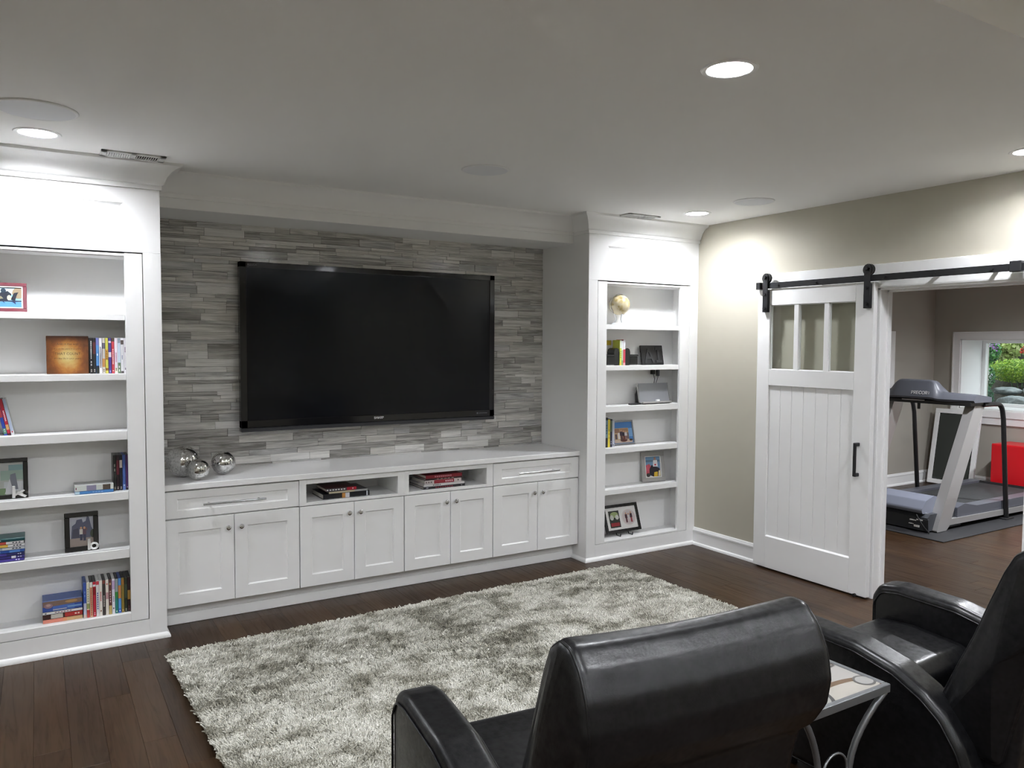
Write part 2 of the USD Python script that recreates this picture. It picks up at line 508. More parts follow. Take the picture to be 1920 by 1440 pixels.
# honed grey marble strips, veins along the strip; eight tones and vein angles
for i, (lo_, hi_, ang, rg) in enumerate([((0.329, 0.320, 0.299), (0.537, 0.525, 0.494), 3, .16), ((0.427, 0.417, 0.393), (0.647, 0.634, 0.604), -7, .14), ((0.232, 0.223, 0.207), (0.439, 0.423, 0.397), 9, .2),
                                         ((0.610, 0.598, 0.573), (0.781, 0.769, 0.738), 2, .12), ((0.366, 0.361, 0.354), (0.573, 0.567, 0.561), -14, .18), ((0.281, 0.271, 0.256), (0.573, 0.555, 0.525), 17, .15),
                                         ((0.464, 0.449, 0.417), (0.683, 0.665, 0.628), 6, .22), ((.62, .61, .59), (.74, .73, .71), -4, .17)]):
    MATS[f'stone{i}'] = usdkit.material(stage, f'/World/Looks/stone_strip_{i}', {
        'g': ('geometry', {}), 'o': ('object_info', {}), 'k': ('math', {'math_type': 'multiply', 'value2': 53.0}), 'x': ('combine_xyz', {}),
        'm': ('mapping', {'rotation': (0, math.radians(ang), 0), 'scale': (2.6, 8.0, 46.0)}),
        'n': ('noise_texture', {'scale': 1.0, 'detail': 5.0, 'roughness': .6, 'distortion': 1.6}),
        'r': ('rgb_ramp', {'ramp': [(.25, tuple(v * .62 for v in lo_)), (.42, lo_), (.62, hi_), (.8, tuple(v * 1.12 for v in hi_))]}),
        'u': ('bump', {'strength': .05, 'distance': .002}), 'b': ('principled_bsdf', {'roughness': rg, 'specular_ior_level': .5})},
        [('g.position', 'm.vector'), ('o.random', 'k.value1'), ('k.value', 'x.y'), ('x.vector', 'm.location'), ('m.vector', 'n.vector'), ('n.fac', 'r.fac'),
         ('r.color', 'b.base_color'), ('n.fac', 'u.height'), ('u.normal', 'b.normal')], surface='b.BSDF')

# shag yarn: pale with olive-grey drifts
MATS['shag'] = usdkit.material(stage, '/World/Looks/shag_yarn', {
    'g': ('geometry', {}), 'm': ('mapping', {'rotation': (0, 0, math.radians(-28)), 'scale': (3.6, 5.6, .01)}),
    'n': ('noise_texture', {'scale': 1.15, 'detail': 5.0, 'roughness': .62, 'distortion': .5}), 'f': ('noise_texture', {'scale': 130.0, 'detail': 2.0}),
    'mx': ('mix_float', {'fac': .28}),
    'r': ('rgb_ramp', {'ramp': [(.36, (.16, .15, .11)), (.445, (.36, .345, .28)), (.53, (.65, .635, .565)), (.69, (.82, .805, .745))]}),
    'b': ('principled_bsdf', {'roughness': .45, 'sheen_weight': .2, 'specular_ior_level': .4})},
    [('g.position', 'm.vector'), ('m.vector', 'n.vector'), ('g.position', 'f.vector'), ('n.fac', 'mx.a'), ('f.fac', 'mx.b'), ('mx.result', 'r.fac'), ('r.color', 'b.base_color')], surface='b.BSDF')

# garden
MATS['leaf'] = usdkit.material(stage, '/World/Looks/leaf', {'a': ('attribute', {'attribute': 'displayColor'}), 'b': ('principled_bsdf', {'roughness': .5}), 't': ('translucent_bsdf', {}), 'm': ('mix_closure', {'fac': .3})},
                               [('a.color', 'b.base_color'), ('a.color', 't.color'), ('b.BSDF', 'm.closure1'), ('t.BSDF', 'm.closure2')], surface='m.closure')
MATS['rock'] = usdkit.material(stage, '/World/Looks/slate_rock', {'g': ('geometry', {}), 'n': ('noise_texture', {'scale': 9.0, 'detail': 8.0, 'roughness': .65}),
                               'r': ('rgb_ramp', {'ramp': [(.3, (.10, .12, .125)), (.55, (.27, .30, .30)), (.75, (.42, .45, .44))]}), 'u': ('bump', {'strength': .5, 'distance': .03}), 'b': ('principled_bsdf', {'roughness': .7})},
                               [('g.position', 'n.vector'), ('n.fac', 'r.fac'), ('r.color', 'b.base_color'), ('n.fac', 'u.height'), ('u.normal', 'b.normal')], surface='b.BSDF')
pbr('tile_black', (.007, .007, .008), .45)
pbr('soil', (.035, .03, .018), .9, bump=(30, .6, .02))

# ------------------------------------------------------------------ geometry constants
XL, XR = -3.9715, -1.0996        # recess between the bookcases
YD, YC, YK, YS = .0983, .0826, .1747, .618
Z_CT = .8243
DOOR_Y0, DOOR_Y1 = -1.590, -.673
OP_Y0, OP_Y1, OP_Z, WT = -2.49, -1.585, 1.990, .102
GX, GY = 4.65, .75               # far walls of the gym
rng = random.Random(7)
nrg = np.random.RandomState(11)


def project(p):
    q = np.array([r2, u2, fw]) @ (np.asarray(p, float) - np.array(EYE))
    return (960 + F * q[0] / q[2], 720 - F * q[1] / q[2]) if q[2] > .05 else (-9e9, -9e9)


# ------------------------------------------------------------------ the setting: shell
cp = thing('ceiling', 'flat off-white painted ceiling with recessed lamps', 'ceiling', kind='structure')
LAMPS = [(-2.505, -2.650, CEIL), (-4.528, -.403, CEIL), (-.481, -.461, CEIL), (-.430, -2.640, CEIL), (-4.53, -2.65, CEIL)] + [(lx, ly, CEIL_BACK) for lx in (-5.6, -4.0, -2.4, -.8) for ly in (-4.4, -5.9, -7.4)]


def slab(x0, x1, y0, y1, z0, z1):
    holes = [Point(lx, ly).buffer(.0775, 16) for lx, ly, lz in LAMPS if abs(lz - z0) < .01]
    pg = sbox(x0, y0, x1, y1)
    for h in holes:
        pg = pg.difference(h)
    return prism(pg, z0, z1, 'z')


part(cp, 'ceiling_slab', slab(-6.3, .0, STEP_Y, .62, CEIL, CEIL_BACK + .08), 'ceiling_paint')
part(cp, 'raised_ceiling', slab(-6.3, .0, -9.1, STEP_Y, CEIL_BACK, CEIL_BACK + .08), 'ceiling_paint')
cg = thing('ceiling', 'pale ceiling of the exercise room beyond the doorway', 'ceiling', kind='structure')
part(cg, 'ceiling_slab', bx(WT, 4.9, -5.1, GY + .1, 2.45, 2.55, 0), 'ceiling_paint')

wl = single('wall_left', 'beige painted side wall left of the photographer', 'wall', bx(-6.3, -6.2, -9.1, .75, 0, CEIL_BACK, 0), 'beige_paint', kind='structure')
wf = single('wall_front', 'beige wall at the end of the room behind the photographer', 'wall', bx(-6.3, .13, -9.2, -9.1, 0, CEIL_BACK, 0), 'beige_paint', kind='structure')
wr = single('wall_right', 'beige painted wall with the wide doorway to the exercise room', 'wall', cat(
    bx(0, WT, OP_Y1, GY, 0, CEIL_BACK, 0), bx(0, WT, -9.1, OP_Y0, 0, CEIL_BACK, 0), bx(0, WT, OP_Y0, OP_Y1, OP_Z, CEIL_BACK, 0)), 'beige_paint', kind='structure')
# gym walls with window holes
WY0, WY1, WZ0, WZ1 = -1.00, .435, .905, 1.705      # window hole in the far gym wall
g1 = single('wall_gym_far', 'taupe wall of the exercise room with the garden window', 'wall', cat(
    bx(GX, GX + .62, WY1, GY + .1, 0, 2.45, 0), bx(GX, GX + .62, -5.1, WY0, 0, 2.45, 0),
    bx(GX, GX + .62, WY0, WY1, 0, WZ0, 0), bx(GX, GX + .62, WY0, WY1, WZ1, 2.45, 0)), 'taupe_paint', kind='structure')
g2 = single('wall_gym_left', 'taupe wall of the exercise room behind the treadmill', 'wall', bx(WT, GX, GY, GY + .1, 0, 2.45, 0), 'taupe_paint', kind='structure')
g3 = single('wall_gym_right', 'taupe near wall of the exercise room', 'wall', bx(WT, GX, -5.1, -5.0, 0, 2.45, 0), 'taupe_paint', kind='structure')
single('wall_back_left', 'beige wall beside the wider bookcase', 'wall', bx(-6.2, -5.072, .0, .62, 0, CEIL, 0), 'beige_paint', kind='structure')

# ------------------------------------------------------------------ floor planks
fl = thing('floor', 'dark brown stained oak plank floor', 'floor', kind='structure')
part(fl, 'subfloor', bx(-6.3, GX + .1, -9.1, GY + .1, -.05, -.012, 0), 'subfloor')
PW = .127
cand = []
RUG = np.array([[-4.02, -.385], [-1.05, -.281], [-.977, -2.40], [-3.946, -2.505]])
rugpoly = Polygon(RUG).buffer(-.06)
col = 0
x = -6.25
while x < GX + .05:
    y = -9.1 + nrg.rand() * 1.2 - 1.2
    while y < GY + .05:
        L = .75 + nrg.rand() * 1.15
        cand.append((x, max(y, -9.1), min(y + L, GY + .05), nrg.randint(4), nrg.rand()))
        y += L
    x += PW
    col += 1
vis, rest = [], []
for c in cand:
    x0, ya, yb, m, t = c
    pts = [(xx, yy, 0) for xx in (x0, x0 + PW) for yy in np.linspace(ya, yb, 6)]
    px = [project(p) for p in pts]
    inside = [p for p in px if -10 < p[0] < 1930 and 850 < p[1] < 1450]
    q = sbox(x0, ya, x0 + PW, yb)
    hid = rugpoly.contains(q) or (x0 + PW < 0 and yb < -2.6) or (x0 < 0 and ya > .17) or (WT < x0 and project((x0, (ya + yb) / 2, 0))[0] < 1640) or (-.05 < x0 and yb < -2.6)
    near = abs(np.mean([p[1] for p in inside]) - 1100) if inside else 9e9
    (vis if inside and not hid else rest).append(c)
vis = sorted(vis, key=lambda c: (c[0] - EYE[0]) ** 2 + ((c[1] + c[2]) / 2 - EYE[1]) ** 2)
rest += vis[300:]
for x0, ya, yb, m, t in vis[:300]:
    part(fl, 'plank', bx(x0 + .0002, x0 + PW - .0002, ya + .0002, yb - .0002, -.012, -.0004 + .0004 * t, .0007), f'oak{m}')
part(fl, 'far_planks', cat([bx(x0 + .0005, x0 + PW - .0005, ya + .0005, yb - .0005, -.012, 0, 0) for x0, ya, yb, m, t in rest]), 'oak1', kind='stuff')

# ------------------------------------------------------------------ stone strip wall of the recess
wb = thing('wall_back', 'grey ledger stone strip wall behind the television', 'wall', kind='structure')
part(wb, 'backing', bx(-6.3, .0, YS + .004, YS + .12, 0, CEIL, 0), 'grout', label='dark backing of the stone strips')
strips = []
z = .80
ZTOP = 2.376
while z < ZTOP - .004:
    h = rng.choice([.024, .024, .036, .048, .048, .05])
    if z + h > ZTOP - .014:
        h = ZTOP - z
    x = XL - .001 - rng.random() * .2
    while x < XR:
        L = rng.choice([.10, .14, .19, .24, .3, .36, .42]) * rng.uniform(.85, 1.15)
        x1 = x + L
        if XR - x1 < .05:
            x1 = XR
        a, b = max(x, XL), min(x1, XR)
        if b - a > .004:
            strips.append((a, b, z, z + h))
        x = x1
    z += h
TVX0, TVX1, TVZ0, TVZ1 = -3.4525, -1.5925, 1.050, 2.134
wts = [5, 4, 4, 3, 4, 5, 4, 2]
hidden, shown = [], []
for s in strips:
    a, b, z0, z1 = s
    (hidden if (a > TVX0 + .10 and b < TVX1 - .10 and z0 > TVZ0 + .09 and z1 < TVZ1 - .09) or (z1 < Z_CT) else shown).append(s)
shown.sort(key=lambda s: -(s[1] - s[0]) * (s[3] - s[2]))


def strip_mesh(s):
    a, b, z0, z1 = s
    pr = rng.choice([0, .001, .0025, .004, .006])
    m = bx(a + .0004, b - .0004, YS - .010 - pr, YS + .004, z0 + .0004, z1 - .0004, .0008)
    V = np.array(m.vertices)
    t1, t2 = rng.uniform(-.004, .004), rng.uniform(-.010, .010)
    fr = V[:, 1] < YS - .004
    V[fr, 1] += t1 * (V[fr, 0] - (a + b) / 2) + t2 * (V[fr, 2] - (z0 + z1) / 2)
    return trimesh.Trimesh(V, m.faces, process=False)


for s in shown[:300]:
    part(wb, 'stone_strip', strip_mesh(s), f'stone{rng.choices(range(8), wts)[0]}')
ex = shown[300:]
for k, mm in ((0, 'stone1'), (1, 'stone6')):
    if ex[k::2]:
        part(wb, 'small_stone_strips', cat([strip_mesh(s) for s in ex[k::2]]), mm, kind='stuff')
if hidden:
    part(wb, 'covered_stone_strips', cat([strip_mesh(s) for s in hidden]), 'stone0', kind='stuff')

# soffit over the recess, crown moulding
single('trim_1', 'white painted soffit box above the stone wall', 'soffit', bx(XL, XR, .187, YS + .004, 2.374, CEIL, .002), 'white_trim', kind='structure')
crown = [(0, 2.432), (.010, 2.432), (.010, 2.456), (.016, 2.459), (.022, 2.466), (.026, 2.480), (.036, 2.502), (.052, 2.524), (.074, 2.541), (.094, 2.548), (.100, 2.552), (.104, 2.566), (0, 2.566)]
cm = swept(crown, [(-5.072, 0), (XL, 0), (XL, .187), (XR, .187), (XR, 0), (0, 0)])
single('trim_2', 'white crown moulding running along the built-ins and soffit', 'crown moulding', cm, 'white_trim', smooth=25, kind='structure')

# baseboards
base = [(0, 0), (.030, 0), (.030, .006), (.026, .016), (.018, .022), (.014, .023), (.014, .105), (.018, .110), (.018, .120), (.012, .128), (.010, .136), (.005, .140), (0, .140)]
single('baseboard_right', 'white stepped baseboard under the beige wall by the sliding door', 'baseboard', swept(base, [(0, 0), (0, OP_Y1 + .085)]), 'white_trim', smooth=30, kind='structure')
single('baseboard_gym', 'white baseboard round the corner of the exercise room', 'baseboard', swept(base, [(WT, GY), (GX, GY), (GX, -5.0)]), 'white_trim', smooth=30, kind='structure')

# door casing, header and jambs of the opening
oc = thing('trim_3', 'white casing and deep jambs of the doorway', 'door casing', (0, OP_Y1, 0), kind='structure')
part(oc, 'header_board', bx(-.025, -.0005, -2.60, -.712, OP_Z - .006, 2.136, .002), 'white_trim')
part(oc, 'side_jamb', bx(-.020, WT + .003, OP_Y1 - .018, OP_Y1 + .001, 0, OP_Z, .0015), 'white_trim')
part(oc, 'side_jamb', bx(-.020, WT + .003, OP_Y0 - .001, OP_Y0 + .018, 0, OP_Z, .0015), 'white_trim')
part(oc, 'head_jamb', bx(-.020, WT + .003, OP_Y0, OP_Y1, OP_Z - .018, OP_Z + .001, .0015), 'white_trim')
part(oc, 'side_casing', bx(-.020, -.0005, OP_Y1, OP_Y1 + .085, 0, OP_Z - .008, .002), 'white_trim')
part(oc, 'side_casing', bx(-.020, -.0005, OP_Y0 - .085, OP_Y0, 0, OP_Z - .008, .002), 'white_trim')
part(oc, 'back_casing', cat(bx(WT + .0005, WT + .014, OP_Y1 + .006, OP_Y1 + .085, 0, OP_Z + .08, .002), bx(WT + .0005, WT + .014, OP_Y0 - .085, OP_Y0 - .006, 0, OP_Z + .08, .002), bx(WT + .0005, WT + .014, OP_Y0 - .006, OP_Y1 + .006, OP_Z + .006, OP_Z + .08, .002)), 'white_trim')
part(oc, 'door_stop', cat(bx(.05, .085, OP_Y1 - .028, OP_Y1 - .018, 0, OP_Z - .018, .001), bx(.05, .085, OP_Y0 + .018, OP_Y1 - .018, OP_Z - .028, OP_Z - .018, .001)), 'white_trim')

# ------------------------------------------------------------------ sliding barn door
dx0, dx1 = -.070, -.030
bd = thing('door_1', 'white sliding barn door with three glass lights and plank panel', 'barn door', (-.05, (DOOR_Y0 + DOOR_Y1) / 2, 0), kind='structure')
ZD0, ZD1 = .012, 2.022
py0, py1 = -1.463, -.781
part(bd, 'stile', bx(dx0, dx1, py1, DOOR_Y1, ZD0, ZD1, .002), 'white_paint')
part(bd, 'stile', bx(dx0, dx1, DOOR_Y0, py0, ZD0, ZD1, .002), 'white_paint')
part(bd, 'rail', bx(dx0, dx1, py0, py1, 1.907, ZD1, .001), 'white_paint')
part(bd, 'rail', bx(dx0, dx1, py0, py1, 1.336, 1.450, .001), 'white_paint')
part(bd, 'rail', bx(dx0, dx1, py0, py1, ZD0, .240, .001), 'white_paint')
lights_y = [(-.988, py1 - .005), (-1.229, -1.025), (py0, -1.265)]
for a, b in ((-1.025, -.988), (-1.265, -1.229)):
    part(bd, 'muntin', bx(dx0 + .003, dx1 - .003, a, b, 1.450, 1.907, .001), 'white_paint')
for a, b in lights_y:
    part(bd, 'pane', bx(-.052, -.048, a - .004, b + .004, 1.446, 1.911, 0), 'pane_glass')
    part(bd, 'glazing_bead', cat(bx(-.058, -.053, a, a + .006, 1.450, 1.907, 0), bx(-.058, -.053, b - .006, b, 1.450, 1.907, 0), bx(-.058, -.053, a, b, 1.450, 1.456, 0), bx(-.058, -.053, a, b, 1.901, 1.907, 0)), 'white_paint')
npl = 7
w = (py1 - py0) / npl
for k in range(npl):
    part(bd, 'plank', bx(dx0 + .012, dx1 - .010, py0 + k * w + .0004, py0 + (k + 1) * w - .0004, .236, 1.340, .0022), 'white_paint')
sill = np.array([(dx0 + .001, py0, .240), (dx0 + .012, py0, .249), (dx0 + .012, py1, .249), (dx0 + .001, py1, .240), (dx0 + .014, py0, .240), (dx0 + .014, py1, .240)])
part(bd, 'panel_moulding', trimesh.Trimesh(sill, [[0, 1, 2], [0, 2, 3], [0, 4, 1], [3, 2, 5], [1, 4, 5], [1, 5, 2], [4, 0, 3], [4, 3, 5]], process=False), 'white_paint')
hp = part(bd, 'handle', cat(bx(-.112, -.102, -1.522, -1.500, .785, 1.002, .003), bx(-.106, dx0, -1.522, -1.500, .980, 1.002, .003), bx(-.106, dx0, -1.522, -1.500, .785, .807, .003)), 'black_iron', label='black bar pull handle')
part(bd, 'floor_guide', cat(bx(-.064, -.036, -1.56, -1.47, .001, .014, .002), cyl((-.085, -1.515, .012), (-.068, -1.515, .012), .011, 14)), 'black_iron')
for yc in (-.756, -1.556):
    hg = part(bd, 'hanger_strap', cat(bx(-.098, -.091, yc - .021, yc + .021, 1.858, 2.112, .001), lathe([(.0205, 0), (.0205, .007)], (-.098, yc, 2.112), 24, 'x'),
                                      bx(-.091, dx0, yc - .021, yc + .021, 1.858, 2.010, .001)), 'black_iron', smooth=40, label='black strap roller hanger')
    part(hg, 'roller', lathe([(.022, 0), (.036, .002), (.036, .007), (.031, .010), (.031, .016), (.036, .019), (.036, .024), (.022, .026)], (-.0905, yc, 2.100), 32, 'x'), 'black_plastic', smooth=40)
    for zz in (2.106, 1.985, 1.885):
        part(hg, 'bolt', lathe([(.011, 0), (.011, .008), (.008, .011)], (-.110, yc, zz), 6, 'x'), 'black_iron')

tk = thing('barn_door_track', 'flat black steel barn door track across the white header board', 'door track', (-.06, -1.65, 2.046))
part(tk, 'rail_bar', bx(-.083, -.076, -2.72, -.680, 2.026, 2.066, .001), 'black_iron')
for yy in (-.86, -1.17, -1.66, -1.98, -2.30):
    part(tk, 'bolt', cat(lathe([(.009, 0), (.009, .006), (.006, .009)], (-.092, yy, 2.046), 6, 'x'), cyl((-.076, yy, 2.046), (-.0255, yy, 2.046), .012, 12)), 'black_iron')
part(tk, 'end_stop', bx(-.104, -.060, -.715, -.677, 2.022, 2.072, .003), 'black_iron')
part(tk, 'end_stop', bx(-.104, -.060, -2.455, -2.395, 2.020, 2.078, .003), 'black_iron')

# ------------------------------------------------------------------ built-in bookcases
def bookcase(xa, xb, ia, ib, oa, ob, zb0, zrail, shelves, pz, px, label, end_side):
    t = thing('built_in_bookcase', label, 'bookcase', ((xa + xb) / 2, .1, 0))
    W = 'white_paint'
    g = .0035
    part(t, 'face_frame', cat(bx(xa, ia - g, 0, .02, 0, 2.0955, .0008), bx(ib + g, xb, 0, .02, 0, 2.0955, .0008), bx(ia - g, ib + g, 0, .02, 0, zb0 - g, 0)), W)
    part(t, 'header_panel', shaker(xa, xb, 2.0955, 2.44, 0.0, .02, px, .010, .012, pz), W)
    part(t, 'inner_frame', cat(bx(ia, oa, .0005, .022, zb0, 2.089, .0015), bx(ob, ib, .0005, .022, zb0, 2.089, .0015), bx(oa, ob, .0005, .022, zb0, zrail, .001), bx(oa, ob, .0005, .022, 2.074, 2.086, .001)), W)
    part(t, 'side_panel', bx(ia + .001, ia + .017, .022, .19, zb0, 2.089, 0), W)
    part(t, 'side_panel', bx(ib - .017, ib - .001, .022, .19, zb0, 2.089, 0), W)
    part(t, 'back_panel', bx(ia, ib, .172, .19, zb0, 2.089, 0), W)
    part(t, 'top_panel', bx(ia, ib, .022, .19, 2.07, 2.089, 0), W)
    part(t, 'bottom_shelf', bx(ia + .017, ib - .017, .008, .172, zrail - .02, zrail + .001, .001), W)
    for zt, th in shelves:
        part(t, 'shelf', bx(oa + .001 - .06, ob - .001 + .06, .0225, .172, zt - th + .004, zt, .001), W) if False else part(t, 'shelf', cat(bx(oa + .0005, ob - .0005, .010, .030, zt - th, zt, .002), bx(ia + .0175, ib - .0175, .0225, .1715, zt - .022, zt, 0)), W)
    sides = []
    if end_side in ('left', 'both'):
        sides.append(bx(xa, xa + .018, .02, YS, 0, CEIL - .01, 0))
    if end_side in ('right', 'both'):
        sides.append(bx(xb - .018, xb, .02, YS, 0, CEIL - .01, 0))
    for s in sides:
        part(t, 'end_panel', s, W)
    return t


shoe = [(0, 0), (.016, 0), (.016, .010), (.012, .020), (.006, .026), (0, .030)]
ZSR = [(1.771, .036), (1.462, .036), (1.156, .046), (.839, .043), (.522, .040)]
ZSL = [(1.769, .034), (1.454, .035), (1.149, .048), (.824, .045), (.514, .050)]
bcR = bookcase(XR, 0, -1.012, -.092, -.926, -.190, .124, .135, ZSR, .090, .180, 'narrow white built-in bookcase beside the beige wall, globe on top shelf', 'left')
bcL = bookcase(-5.072, XL, -4.979, -4.063, -4.893, -4.149, .117, .163, ZSL, .090, .178, 'white built-in bookcase at the picture edge, filled with film discs', 'both')
part(bcR, 'shoe_moulding', swept(shoe, [(XR, YK), (XR, 0), (-.018, 0)]), 'white_trim', smooth=40)
part(bcL, 'shoe_moulding', swept(shoe, [(-5.072, 0), (XL, 0), (XL, YK)]), 'white_trim', smooth=40)

# ------------------------------------------------------------------ base cabinets
def knob(parent, x, z):
    part(parent, 'knob', lathe([(.004, 0), (.006, .004), (.012, .010), (.0155, .016), (.016, .020), (.013, .026), (.005, .029)], (0, 0, 0), 24, 'y').apply_transform(
        np.array([[-1, 0, 0, x], [0, -1, 0, YD + .0005], [0, 0, 1, z], [0, 0, 0, 1.]])), 'chrome', smooth=50, label='round chrome knob')


def cabinet(x0, x1, xm, kind, label, op=None):
    t = thing('base_cabinet', label, 'cabinet', ((x0 + x1) / 2, .35, 0))
    W = 'white_paint'
    yf = YD + .0195
    zt = .788
    box = [bx(x0, x0 + .018, yf, YS - .02, .12, zt, 0), bx(x1 - .018, x1, yf, YS - .02, .12, zt, 0), bx(x0, x1, yf, YS - .02, .12, .138, 0), bx(x0, x1, YS - .03, YS - .02, .12, zt, 0)]
    if kind == 'cubby':
        a, b, z0, z1 = op
        part(t, 'body', cat(box), W)
        part(t, 'face_frame', cat(bx(x0, a, YD, yf, .625, zt, .001), bx(b, x1, YD, yf, .625, zt, .001), bx(a, b, YD, yf, .625, z0, .001), bx(a, b, YD, yf, z1, zt, .001)), W)
        part(t, 'cubby_lining', cat(bx(a - .012, a, yf, .46, z0 - .012, z1 + .012, 0), bx(b, b + .012, yf, .46, z0 - .012, z1 + .012, 0), bx(a, b, yf, .46, z0 - .012, z0, 0), bx(a, b, yf, .46, z1, z1 + .012, 0), bx(a, b, .448, .46, z0, z1, 0)), W)
    else:
        part(t, 'body', cat(box + [bx(x0, x1, yf, yf + .012, .60, zt, 0)]), W)
        d = part(t, 'drawer', shaker(x0 + .003, x1 - .003, .628, .781, YD, .019, .068, .008, .007, .043), W)
        hx0, hx1 = (x0 + x1) / 2 - .175, (x0 + x1) / 2 + .175
        part(d, 'handle', cat(cyl((hx0, YD - .034, .701), (hx1, YD - .034, .701), .006, 14), cyl((hx0 + .035, YD - .034, .701), (hx0 + .035, YD + .008, .701), .0048, 12), cyl((hx1 - .035, YD - .034, .701), (hx1 - .035, YD + .008, .701), .0048, 12)), 'nickel', smooth=50, label='long brushed metal bar handle')
    for a, b, side in ((x0 + .003, xm - .0016, 1), (xm + .0016, x1 - .003, -1)):
        d = part(t, 'door', shaker(a, b, .120, .6205, YD, .019, .072, .009, .007), W)
        knob(d, (b - .034) if side > 0 else (a + .036), .548 if kind != 'cubby' else .554)
    return t


cabinet(XL + .002, -3.206, -3.589, 'drawer', 'white drawer cabinet under the mirrored balls')
cabinet(-3.206, -2.5155, -2.858, 'cubby', 'white two-door cabinet with open cubby holding the black book stack', (-3.163, -2.561, .642, .757))
cabinet(-2.5155, -1.843, -2.176, 'cubby', 'white two-door cabinet with open cubby holding the red and white books', (-2.482, -1.895, .643, .759))
cabinet(-1.843, XR - .002, -1.468, 'drawer', 'white drawer cabinet against the narrow bookcase')
ctop = thing('countertop', 'long white quartz countertop over the low cabinets', 'countertop', ((XL + XR) / 2, .35, .79))
part(ctop, 'slab', bx(XL + .0005, XR - .0005, YC, YS - .012, .790, Z_CT, .003), 'counter_white')
tkk = thing('toe_kick', 'recessed white plinth board under the low cabinets', 'plinth', ((XL + XR) / 2, YK, 0))
part(tkk, 'board', bx(XL + .0005, XR - .0005, YK, YK + .016, 0, .120, .001), 'white_paint')
part(tkk, 'base_strip', bx(XL + .0005, XR - .0005, YK - .006, YK, 0, .062, .002), 'white_trim')

# ------------------------------------------------------------------ television
tv = thing('television', 'large flat black television mounted on the stone wall', 'television', ((TVX0 + TVX1) / 2, .56, (TVZ0 + TVZ1) / 2))
Y0 = .518
bz, bt, bb = .042, .036, .074
part(tv, 'bezel', cat(bx(TVX0, TVX0 + bz, Y0, Y0 + .05, TVZ0 + .026, TVZ1, .003), bx(TVX1 - bz, TVX1, Y0, Y0 + .05, TVZ0 + .026, TVZ1, .003),
                      bx(TVX0, TVX1, Y0, Y0 + .05, TVZ1 - bt, TVZ1, .003), bx(TVX0, TVX1, Y0, Y0 + .05, TVZ0 + .026, TVZ0 + bb, .003)), 'tv_bezel')
part(tv, 'screen', bx(TVX0 + bz, TVX1 - bz, Y0 + .004, Y0 + .045, TVZ0 + bb, TVZ1 - bt, 0), 'tv_screen')
part(tv, 'lower_trim', bx(TVX0, TVX1, Y0 - .004, Y0 + .05, TVZ0, TVZ0 + .025, .004), 'tv_strip')
part(tv, 'back_cover', bx(TVX0 + .06, TVX1 - .06, Y0 + .045, Y0 + .075, TVZ0 + .05, TVZ1 - .05, .01), 'black_plastic')
part(tv, 'wall_bracket', bx(-2.85, -2.2, Y0 + .07, .606, 1.35, 1.8, .002), 'black_iron')
part(tv, 'logo', txt('SHARP', .016, .0012, True, at=(-2.5235, Y0 - .0002, TVZ0 + .046)), 'logo_silver', label='silver maker name under the screen')
part(tv, 'series_logo', txt('AQUOS', .0125, .001, True, at=(TVX0 + .078, Y0 - .0002, TVZ1 - .024)), 'logo_grey')
part(tv, 'status_light', cat(bx(-1.745, -1.733, Y0 - .0006, Y0, TVZ0 + .046, TVZ0 + .058, 0), bx(-1.728, -1.655, Y0 - .0006, Y0, TVZ0 + .049, TVZ0 + .054, 0)), 'logo_grey')
part(tv, 'sensor_button', bx(TVX1 - .022, TVX1 - .008, Y0 - .002, Y0, 1.235, 1.275, .002), 'black_plastic')

# ------------------------------------------------------------------ mirrored balls
for (bx_, by_, r, lab) in ((-3.826, .345, .093, 'largest mirrored glass ball, against the bookcase side on the countertop'), (-3.766, .190, .0605, 'smallest mirrored glass ball, in front of the largest'), (-3.602, .323, .070, 'medium mirrored glass ball standing apart nearest the television')):
    t = thing('mirrored_ball', lab, 'decorative ball', (bx_, by_, Z_CT), group=None)
    s = trimesh.creation.icosphere(4, r)
    s.apply_translation((bx_, by_, Z_CT + r))
    part(t, 'glass_ball', s, 'mercury_glass', smooth=True)
    part(t, 'seal_cap', lathe([(.011, 0), (.012, .0015), (.009, .003)], (bx_, by_, Z_CT), 16), 'nickel')

# ------------------------------------------------------------------ ceiling fittings
def lamp_proto(loc, label, lens):
    t = thing('recessed_downlight', label, 'ceiling light', loc)
    x, y, z = loc
    ring = ring_of([(.0765, .031), (.0765, -.002), (.080, -.0045), (.094, -.004), (.097, -.001), (.097, .0), (.0772, .0), (.0772, .031)], loc, 40)
    part(t, 'trim_ring', ring, 'lamp_trim', smooth=40)
    part(t, 'lens', lathe([(.0, .022), (.05, .0228), (.0760, .0265), (.0760, .030)], loc, 40), lens, smooth=40)
    return t


zc = CEIL
lp = lamp_proto((-2.505, -2.650, zc), 'large lit recessed downlight in the open middle of the ceiling', 'lamp_lens')
copy_of(lp, 'recessed_downlight', (-4.528, -.403, zc), 'lit recessed downlight in front of the disc-filled bookcase')
copy_of(lp, 'recessed_downlight', (-.481, -.461, zc), 'lit recessed downlight in front of the narrow bookcase')
copy_of(lp, 'recessed_downlight', (-.430, -2.640, zc), 'lit recessed downlight cut by the frame edge over the doorway')
for lx, ly, lz in LAMPS[4:]:
    copy_of(lp, 'recessed_downlight', (lx, ly, lz), 'recessed downlight overhead, outside the picture', group='lamps outside the picture')
gl = lamp_proto((1.75, -1.75, 2.418), 'recessed downlight of the exercise room, outside the picture', 'lamp_lens_gym')
gl2 = copy_of(gl, 'recessed_downlight', (3.3, -1.75, 2.418), 'recessed downlight of the exercise room, outside the picture')
for p in (gl, gl2):
    tag(p, group='gym lamps outside the picture')


